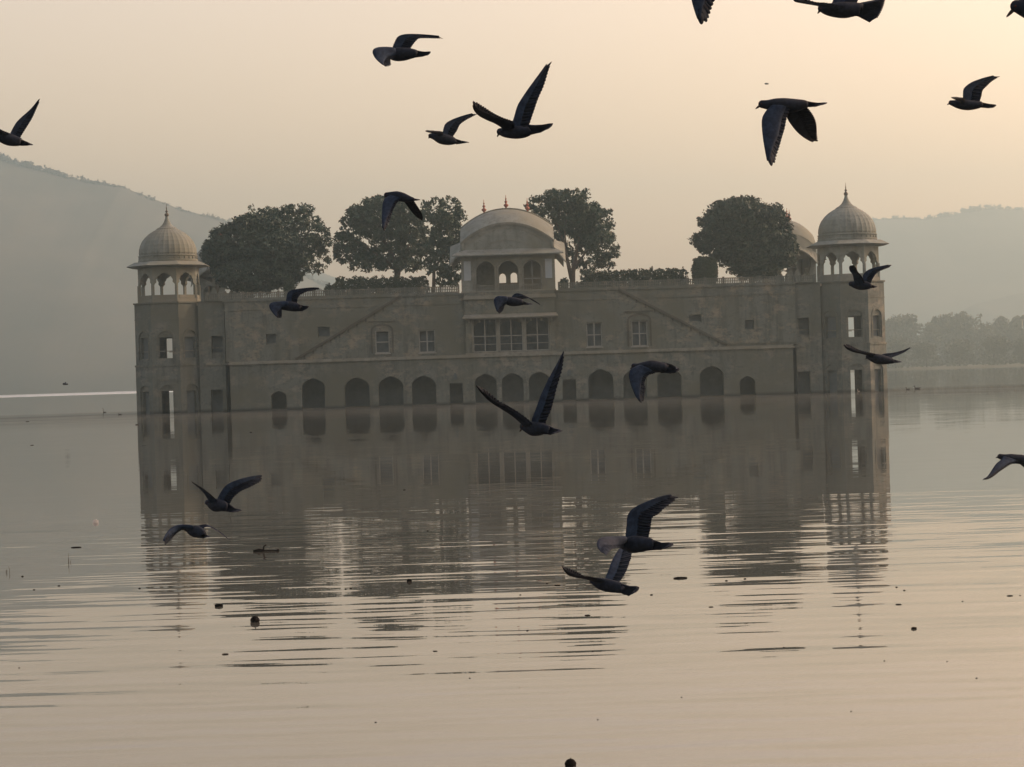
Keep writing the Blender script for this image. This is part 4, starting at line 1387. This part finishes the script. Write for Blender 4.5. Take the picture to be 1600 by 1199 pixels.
pigeon('pigeon with wings drooping in front of the wide round roof tree',
    [(604,305,4.3),(610,305.5,5.6),(619,306.5,7.6),(629,308.5,7.2),(638,311,5.4),(645,312,3.4)],
    T([(645,309.5),(650,311),(656,312)], [(645,314.5),(650,313.8),(656,312.8)]), (599.9,308.9),
    [([(609,306),(600.5,311),(597.6,321.3),(596.7,336.3),(596.7,347.6),(597,360)], [(629,311),(621.3,316),(616,325),(612.3,334),(608.5,345.3),(604.5,355),(600,361)], -1, 1),
     ([(628,311),(637,322.8),(645.3,334),(652,340),(659,345.2)], [(645,311.5),(652,322),(657.3,330.3),(660.7,339),(660.3,345)], 1, 2)], dist=13.5)
pigeon('pigeon gliding before the wall top near the left tower',
    [(436,477,4.5),(441,478,6.2),(450,478.3,7.6),(460,479.8,7.2),(468,481,5.4)],
    T([(464,474),(473.5,478),(482.5,479)], [(464,486),(471,486.5),(478,483.8)]), (429,480),
    [([(450,471),(433,471.5),(424,473.2),(420.4,478),(423,485),(430,493.8),(434,497)], [(449,481),(441.5,483),(440.5,487),(440.5,491),(439.8,496.8),(435,497.3)], -1, 1),
     ([(447,470),(450,457),(460,452.5),(475,450.4),(490,449.3),(503,450.3)], [(464,474),(467.5,463),(478.8,456.3),(490,454),(503.5,452.5)], 1, 1)])
pigeon('pigeon with folded down wing in front of the middle bay canopy',
    [(786,468.5,4.5),(792,470,6.2),(800,471.5,7.2),(808,472,6.5),(815,472.5,4.8)],
    T([(814,469),(822.5,473),(831.3,475)], [(814,477),(822.5,476.4),(831.3,475.8)]), (780,472),
    [([(792,463.5),(779,462.7),(772.5,466.9),(771.7,472.5),(773.8,480.6),(777.5,490)], [(794,474),(788.8,477.5),(786.9,483),(784.6,487.5),(780.6,490.6)], -1, 1),
     ([(799,464.5),(806,458.5),(815,460),(824.4,464.2),(835,469.7),(847,477.4)], [(815,468.5),(818,467.3),(822,466.8),(827,467),(835,472),(846,478)], 1, 1)])
pigeon('large pigeon with wings spread in a V before the lower arches',
    [(817.5,666.5,5.8),(823,668,8.2),(832,670,11.2),(842,670.5,10.4),(851,670.5,8),(858,672,5.5)],
    T([(851,661),(862,668.5),(878.9,673.4)], [(848,678.5),(858.8,679),(869,676.8)]), (811.8,675.4),
    [([(814.5,662.5),(800,650),(782.5,638.8),(765,627.6),(752.5,615),(743,603.5)], [(831,661),(812.6,646.3),(792.5,633.8),(780,627.8),(767.5,616.6),(753.8,606.5),(744,602.5)], -1, 2),
     ([(831,656),(838.8,635),(845,617.6),(855,596.3),(865,577.5),(873.9,561.3),(879,547.5)], [(853,659),(861.3,640),(866.4,621.3),(871.4,600),(877.6,580),(880.5,562.5),(881,548.8)], 1, 1)])
pigeon('pigeon with one wing hanging and pale rump, right of the middle bay',
    [(990.5,572,4.2),(997,573,5.2),(1006,573,7.4),(1017,573,9.8),(1027,573.5,9),(1035,574.5,7.6),(1042,576,6)],
    T([(1034,565.5),(1045,568),(1056.3,573),(1061,575.5)], [(1032,583),(1041.3,583),(1051.8,583.8),(1058.6,581)]), (984.6,576.9),
    [([(999,570.5),(986,576.8),(982.8,586),(984.3,596.5),(988.8,610),(994,621.3),(1000.5,629)], [(1024,583),(1014.3,586),(1009,592),(1006.8,601),(1008.3,607),(1007.2,617.6),(1006,627),(1002.3,629.5)], -1, 1),
     ([(1012,570),(1006,580),(1000,592),(998,604)], [(1028,575),(1016,582),(1008,594),(1002,604)], 1, 2)], dist=14.3)
pigeon('pigeon with long level wings crossing the foot of the right tower',
    [(1356.5,557.7,3.9),(1362,559,5.8),(1370,561,7.8),(1380,562.5,7.3),(1390,563.7,5.2),(1396,564.7,3.5)],
    T([(1392,560),(1400,563),(1408,565.2)], [(1393,567.5),(1400,567),(1408,566.2)]), (1352.4,561.5),
    [([(1357,556),(1345,553),(1334.5,550.8),(1324,546.3),(1318,540.5)], [(1368,553.5),(1349.5,549.3),(1337.5,544.8),(1328.5,539.6),(1322.5,538),(1318,539)], -1, 2),
     ([(1376,555),(1384,552.6),(1396,551.3),(1411,547.5),(1425,541.5)], [(1391,560.5),(1397,557.6),(1404,554.8),(1414,550),(1424.5,543)], 1, 3)])
pigeon('pigeon with both wings up at the top of the right tower',
    [(1330,443.7,3.9),(1336,445,5.8),(1344,446,7.4),(1352,446.3,6.7),(1359,447,4.7)],
    T([(1358,443.5),(1364,446),(1370,447.8)], [(1359,451),(1365,450),(1370,448.6)]), (1326.7,446.7),
    [([(1334.5,441.5),(1332.3,430),(1327.5,423),(1327,416.5),(1331.5,414.3)], [(1352,443),(1346.5,431.5),(1340.5,424.8),(1337.5,418),(1333.5,414.3)], -1, 1),
     ([(1349,440),(1348.5,430),(1355.5,422.5),(1367.5,418),(1381,415),(1392,413)], [(1360,443.8),(1364.5,434.5),(1370.5,426.3),(1378,422.5),(1390,417.7),(1393,414.5)], 1, 1)])
pigeon('pigeon with its wings in a wide V over the left reflection',
    [(325,785.5,4.8),(330,787.5,8),(337,789.5,10.4),(346,790.5,9),(354,792.5,6.6)],
    T([(357,786),(367,795),(377.7,798)], [(348.5,799.5),(359,799.5),(368.8,800.3)]), (320,787),
    [([(325,781),(320,773),(314.4,766.6),(309.5,761.7),(298,752.6)], [(340,783),(330.6,773.9),(322.5,767.4),(312.7,760.9),(299,752.4)], -1, 1),
     ([(338,783),(345.2,769),(353.4,758.4),(368,751),(387.5,745.4),(408,742.2)], [(359,788),(364.7,777.9),(376,768.2),(387.5,762.9),(399.7,756.8),(408.6,751),(409.5,743)], 1, 1)], dist=14.5)
pigeon('pigeon with one wing drooping left, lowest on the left half',
    [(293,827.5,4.2),(298,829,7.6),(305,830.5,9.7),(312,832,8.4),(318,835,5.4)],
    T([(312,828),(319.6,835),(327.3,838.3)], [(307.4,841),(317,841),(326,839.6)]), (288,830),
    [([(302,821.5),(284.7,819.5),(272.5,822),(264.4,827.6),(257.9,836.6),(252.4,849)], [(294,830),(285.5,828.4),(279,831.7),(272.5,837.4),(264.4,846.3),(258,852)], -1, 1),
     ([(309,822.5),(319.6,819.5),(328,822),(341.5,829.5),(359,843.6)], [(316,828),(322,823.6),(329,824.4),(341.5,831.7),(359,844.6)], 1, 3)], dist=14)
pigeon('largest pigeon over the water with a pale blurred left wing, right of the centre',
    [(968,849,6.5),(976,850,10),(988,851,13.6),(1000,850.5,12.6),(1011,850.5,10.6),(1021,851,8)],
    T([(1014,839.5),(1030,848),(1051,849.3)], [(1009,861),(1023,860),(1038,858),(1049,853.8)]), (960,854),
    [([(978,838.5),(960,838.6),(945,839),(935,843),(932.5,852),(937,861),(946,867)], [(973,856),(960,857),(955,859),(951,864),(948,868)], -1, 3),
     ([(977,841),(979,820),(980.5,805),(990,794),(1010,784),(1035,775),(1057,771.5)], [(1013,842),(1017,825),(1019,810),(1028,804),(1038,795),(1050,786),(1060,777)], 1, 1)], dist=8.9)
pigeon('pigeon with a blunt fanned tail just below the largest one over the water',
    [(926,908,4.7),(932,910,7.7),(941,913,9.8),(952,915.5,10.2),(963,917.5,9.2),(971,919.5,7.7)],
    T([(966,909.5),(979,916),(998.8,917.8)], [(968,926),(976,929.8),(984,930.4),(993,926)]), (920.3,912),
    [([(928,909.5),(919,906),(906.7,903.4),(894.5,901.6),(885,897),(877,885)], [(944,907),(924,901.6),(912,900.3),(903,895),(892,889.5),(883,886),(877.5,884.5)], -1, 2),
     ([(945,905),(951.4,889.4),(955,878.9),(960,869),(966,859.6),(974,850)], [(967,911),(974,901.6),(980,889.4),(983.7,878.9),(987,868),(985,856),(976,850)], 1, 1)], dist=10.5)
pigeon('pigeon leaving the right edge low over the water',
    [(1562.7,713.6,4.3),(1569,715,5.2),(1578,717,7.7),(1588,717.5,7.4),(1598,718.5,7.4),(1608,720,5.4)],
    T([(1608,714.5),(1618,717),(1630,720)], [(1608,726),(1618,726.5),(1628,724)]), (1555.6,715.6),
    [([(1568,713),(1564,718.7),(1557.4,724),(1552.7,730),(1546.7,739.4),(1541.4,746),(1533,749)], [(1594,722),(1580,725.4),(1570,731.4),(1561.4,737.4),(1553.4,743.4),(1545.4,748.3),(1535,750.5)], -1, 1),
     ([(1588,720),(1598,729),(1610,738),(1622,744)], [(1606,722),(1614,728),(1622,736),(1624,744)], 1, 2)])
pigeon('pigeon above the frame with only its feathered wing tip showing at the top edge',
    [(1086,-92,7.3),(1096,-91,9.3),(1110,-90,12.4),(1126,-90,13.4),(1142,-90,12.2),(1158,-92,9),(1168,-92,6)],
    T([(1166,-98),(1184,-95),(1203,-95)], [(1165,-86),(1182,-88),(1194,-91)]), (1074,-84),
    [([(1101,-90),(1090,-76),(1082,-60),(1080,-42),(1079.5,-20),(1080.5,0),(1085,17),(1090,31),(1094.5,38)], [(1138,-90),(1130,-66),(1127,-46),(1122,-20),(1117,0),(1113,10),(1109.5,21),(1106.5,30.5),(1102,37.5),(1096,38.5)], -1, 1),
     ([(1122,-86),(1131,-66),(1144,-44),(1158,-30),(1172,-20)], [(1166,-88),(1178,-70),(1182,-50),(1182,-30),(1175,-20)], 1, 2)])
pigeon('large close pigeon with only its head showing in the top right corner',
    [(1588.5,10,10),(1599,12,14),(1618,16,19),(1645,17,22),(1675,15,18),(1700,13,12)],
    T([(1695,4),(1722,6),(1752,8)], [(1695,26),(1722,24),(1748,18)]), (1572.3,27.3),
    [([(1612,8),(1606,-20),(1618,-60),(1648,-100),(1690,-130)], [(1670,8),(1672,-30),(1680,-70),(1700,-125)], 1, 1),
     ([(1612,20),(1640,60),(1690,90),(1740,105)], [(1680,22),(1700,40),(1735,70),(1750,102)], -1, 2)])
def shrink(seq, cx, cy, s, ox, oy):
    return [((p[0] - cx) * s + ox, (p[1] - cy) * s + oy) + ((p[2] * s,) if len(p) > 2 else ()) for p in seq]
def tiny(label, ox, oy, s):
    sh = lambda q: shrink(q, 1515, 158, s, ox, oy)
    pigeon(label, sh([(1486,160.7,3.9),(1492,162,5.6),(1500,163.5,7.3),(1511,164.5,8.1),(1522,164.3,7.2),(1532,163.5,5.2)]),
        T(sh([(1531,158.7),(1543.4,162.4),(1556.7,164.2)]), sh([(1533,168.6),(1543.4,169.2),(1551,168.8)])), sh([(1479.7,164)])[0],
        [(sh([(1500,159),(1493,156.3),(1489,150),(1485.7,140)]), sh([(1512,156),(1505,150),(1499,142),(1486.7,138)]), -1, 2),
         (sh([(1504.7,156),(1505,141.4),(1508.7,135.4),(1518,128.7),(1530,124)]), sh([(1531,159),(1534,149.4),(1535.4,142),(1536,134.7),(1532,126)]), 1, 1)], dist=F * .33 / (77 * s), eyes=False)
tiny('tiny far-off bird flying low over the left water', 101.5, 600, .09)
tiny('speck of a bird far up in the sky above the drooping-winged pigeon', 1197, 131, .04)

# ------------------------------------------------------------------ swimming birds, floating things
def waterbird(label, px, py, L, mat, neck=.6, flip=1, cat='duck', name='duck', group=None):
    p = G(px, py)
    m = MB()
    n = 10
    prof = [(-.5, .02), (-.42, .08), (-.25, .15), (0, .19), (.22, .17), (.38, .10), (.45, .03)]
    vs, fs = [], []
    for (x, r) in prof:
        for q in range(n):
            t = 2 * math.pi * q / n
            vs.append((x * L * flip, math.sin(t) * r * L * .9, (.08 + (.10 if x < -.4 else 0)) * L + math.cos(t) * r * L * .75))
    for i in range(len(prof) - 1):
        for q in range(n):
            z = (q + 1) % n; fs.append((i * n + q, i * n + z, (i + 1) * n + z, (i + 1) * n + q))
    fs += [tuple(range(n)), tuple((len(prof) - 1) * n + q for q in range(n))]
    m.add(vs, fs)
    hz = (.2 + neck) * L
    m.tube([(.30 * L * flip, 0, .12 * L), (.40 * L * flip, 0, .12 * L + hz * .35), (.36 * L * flip, 0, hz * .8), (.42 * L * flip, 0, hz), (.52 * L * flip, 0, hz - .02 * L), (.58 * L * flip, 0, hz - .04 * L)],
           [.09 * L, .065 * L, .055 * L, .085 * L, .06 * L, .03 * L], 8)
    o = m.build(name, mat, None, True)
    o.location = (p.x, p.y, WZ)
    tag(o, label, cat, group)
    b = MB(); b.tube([(.56 * L * flip, 0, hz - .03 * L), (.74 * L * flip, 0, hz - .07 * L)], [.028 * L, .012 * L], 6)
    b.build('beak', M_BEAK, o)
M_DUCK = noisy('dark_waterbird', (0.012, 0.011, 0.010), (0.03, 0.026, 0.022), 12)
M_EGRET = noisy('white_egret', (0.7, 0.7, 0.68), (0.8, 0.8, 0.78), 12)
waterbird('left and smaller of the two swimming ducks right of the palace', 1419, 609, .42, M_DUCK, .3, -1, group='ducks right of the palace')
waterbird('right and larger of the two swimming ducks right of the palace', 1433.5, 608, .6, M_DUCK, .25, -1, group='ducks right of the palace')
waterbird('long-necked dark waterbird swimming left of the palace', 163.5, 645, .34, M_DUCK, 1.0, -1, 'waterbird', 'waterbird')
waterbird('hunched dark waterbird swimming left of the palace', 187.5, 648, .30, M_DUCK, .15, -1, 'waterbird', 'waterbird')
waterbird('dark duck swimming at the left edge of the palace reflection', 214, 664, .24, M_DUCK, .1, 1)
G2 = 'small white egrets at the foot of the palace wall'
for lb, x, y in (('left small white egret at the wall between the third and fourth arches', 620, 628.5), ('right small white egret at the wall under the fourth arch', 637, 628.5),
                 ('small white egret below the right-hand square doorway', 886, 620), ('small white egret at the foot of the right corner tower', 1342, 609.5)):
    waterbird(lb, x, y + 2.5, .24, M_EGRET, .7, -1, 'egret', 'egret', G2)

M_DEB = noisy('sodden_debris', (0.004, 0.004, 0.004), (0.012, 0.011, 0.010), 30, rough=1, spec=.05)
M_FOAM = noisy('white_foam', (0.6, 0.6, 0.6), (0.75, 0.75, 0.74), 30)
M_REED = noisy('reed_stem', (0.03, 0.028, 0.02), (0.06, 0.055, 0.035), 30)
def fruit(label, px, py, dpx, name='floating_fruit'):
    p = G(px, py); r = dpx * p.y / F / 2
    m = MB()
    prof = [(r * .02 + r * math.sin(math.pi * i / 12) * (1 + .04 * math.sin(i * 2.1)), -r * math.cos(math.pi * i / 12) * .95) for i in range(13)]
    m.lathe(prof, 20, 0, Matrix.Translation((0, 0, r * .30)))
    m.tube([(0, 0, r * 1.2), (r * .12, 0, r * 1.42)], [r * .12, r * .06], 6)
    o = m.build(name, M_DEB, None, True); o.location = (p.x, p.y, WZ)
    tag(o, label, 'floating fruit')
fruit('round black fruit floating on the lit ripples below the twig', 398.5, 972, 14.5)
fruit('dark round fruit at the very bottom edge of the water', 891.5, 1197, 18)
def leaf_debris(label, px, py, wpx, seed, mat=None, group=None, tall=.06, name='floating_leaf', cat='floating leaf'):
    rng = random.Random(seed)
    p = G(px, py); L = wpx * p.y / F
    m = MB()
    n = 9
    vs, fs = [], []
    for i in range(n):
        t = i / (n - 1)
        x = (t - .5) * L; wd = L * .22 * math.sin(math.pi * (t * .92 + .04)) * rng.uniform(.8, 1.1)
        z = .003 + L * tall * (.25 + .9 * math.sin(math.pi * t) * rng.uniform(.4, 1))
        vs += [(x, -wd, z + L * tall * .6), (x, 0, z), (x, wd, z + L * tall * .6), (x, 0, -.01)]
    for i in range(n - 1):
        for q in range(4):
            fs.append((i * 4 + q, i * 4 + (q + 1) % 4, i * 4 + 4 + (q + 1) % 4, i * 4 + 4 + q))
    fs += [(3, 2, 1, 0), tuple(4 * (n - 1) + q for q in range(4))]
    m.add(vs, fs)
    o = m.build(name, mat or M_DEB); o.location = (p.x, p.y, WZ); o.rotation_euler.z = rng.uniform(-.25, .25)
    tag(o, label, cat, group)
leaf_debris('long curled dark leaf floating right of the lowest two pigeons', 1063, 904, 22, 1)
leaf_debris('dark leaf floating near the right edge of the lit water', 1578, 931.5, 9, 2)
leaf_debris('small dark leaf under the reflection of the dense dark tree', 1111, 949, 7, 3)
leaf_debris('pointed dark scrap far right below the round specks', 1428, 983, 9, 4, tall=.2)
leaf_debris('flat dark scrap just below the pair of specks on the right', 1404, 945, 9, 5)
leaf_debris('dark scrap on the reflection of the wide round tree', 639.5, 909, 8, 6, tall=.3)
leaf_debris('thin leaf on the grey water left of the palace reflection', 119, 856, 16, 7, tall=.05)
leaf_debris('dark scrap with a pale tip left of the round black fruit', 342, 948, 13, 8, tall=.2)
leaf_debris('dark leaf left below the largest pale-winged pigeon', 871, 915, 9, 9)
leaf_debris('white lump of foam on the grey water at the left', 149.5, 817, 9, 10, M_FOAM, None, .35, 'foam_lump', 'foam')
leaf_debris('dark leaf on the lit water left of the lower right ripples', 918, 962, 9, 12)
leaf_debris('dark leaf low on the ripples left of the centre', 680, 1018, 7, 13)
leaf_debris('faint leaf floating low on the left beyond the left edge of the palace', 43, 659, 6, 14)
leaf_debris('faint leaf floating on the far grey water at the left', 50, 696, 6, 15)
leaf_debris('slim leaf at the lower left below the ripples', 352, 1023, 10, 16, tall=.08)
GS = 'tiny dark seeds scattered on the water'
specks = [(1018,930,4),(1401,918,3.5),(1413,923,3.5),(1526,1060,3),(92,916,4),(53,922,3.5),(35,901,3.5),(218,920,3.5),(548,920,3.5),(540,921,3),(824,986,3.5),(668,830,3),
          (632,766,4),(392,676,4),(734,1060,2.5),(1504,940,2.5),(1164,905,4),(1135,908,4),(1225,1012,2.5),(934,1125,2.5),(587,1129,3),(1330,1112,2.5),(30,1044,2.5),(1382,1033,2.5),(1594,931,2.5),(855,912,3),(813,930,3),(1480,1034,2.5),(1065,1090,2.5),(926,1018,2.5)]
src = None
for i, (x, y, d) in enumerate(specks):
    p = G(x, y)
    if src is None:
        m = MB(); m.lathe([(.05, -.3), (.4, -.15), (.5, .05), (.3, .2), (.06, .28)], 8)
        src = m.build('floating_seed', M_DEB, None, True); o = src
    else:
        o = src.copy(); COL.objects.link(o)
    o.location = (p.x, p.y, WZ + .002); r = d * p.y / F
    o.scale = (r * 1.2, r, r)
    tag(o, 'tiny dark seed floating on the lake', 'seed', GS)
# twig with an upright stub
p = G(412, 862); s = p.y / F * 1.25
m = MB()
m.tube([(-13 * s, 0, .6 * s), (-6 * s, 0, 1.5 * s), (2 * s, 0, .8 * s), (12 * s, 0, .8 * s), (19 * s, 0, .6 * s)], [1.6 * s, 2.3 * s, 1.2 * s, .8 * s, 1.1 * s], 7)
m.tube([(-2 * s, 0, .5 * s), (0, 0, 3.5 * s), (0.5 * s, 0, 6.5 * s), (3.5 * s, 0, 8.2 * s)], [1.5 * s, 1.0 * s, 1.0 * s, .8 * s], 7)
m.lathe([(.1 * s, -1 * s), (1.7 * s, 0), (1.5 * s, 1.6 * s), (.2 * s, 2.4 * s)], 8, 0, Matrix.Translation((18 * s, 0, .3 * s)))
o = m.build('floating_twig', M_DEB, None, True); o.location = (p.x, p.y, WZ)
tag(o, 'black forked twig with an upright stub floating in the left of the reflection', 'twig')
def reed(label, px, py, hpx, seed):
    p = G(px, py); s = p.y / F
    rng = random.Random(seed); m = MB()
    for i in range(3):
        x = rng.uniform(-2, 4) * s; h = hpx * s * (1 if i == 0 else rng.uniform(.3, .6))
        m.tube([(x, 0, -.05), (x + rng.uniform(-.5, .5) * s, 0, h * .5), (x + rng.uniform(-1.5, 1.5) * s, 0, h)], [.45 * s, .4 * s, .15 * s], 5)
    o = m.build('reed', M_REED); o.location = (p.x, p.y, WZ)
    tag(o, label, 'reed', 'thin reeds in the water')
reed('thin dark reed standing in the grey water at the left', 108, 880, 16, 1)
reed('faint short reed at the far left edge', 11, 895, 10, 2)
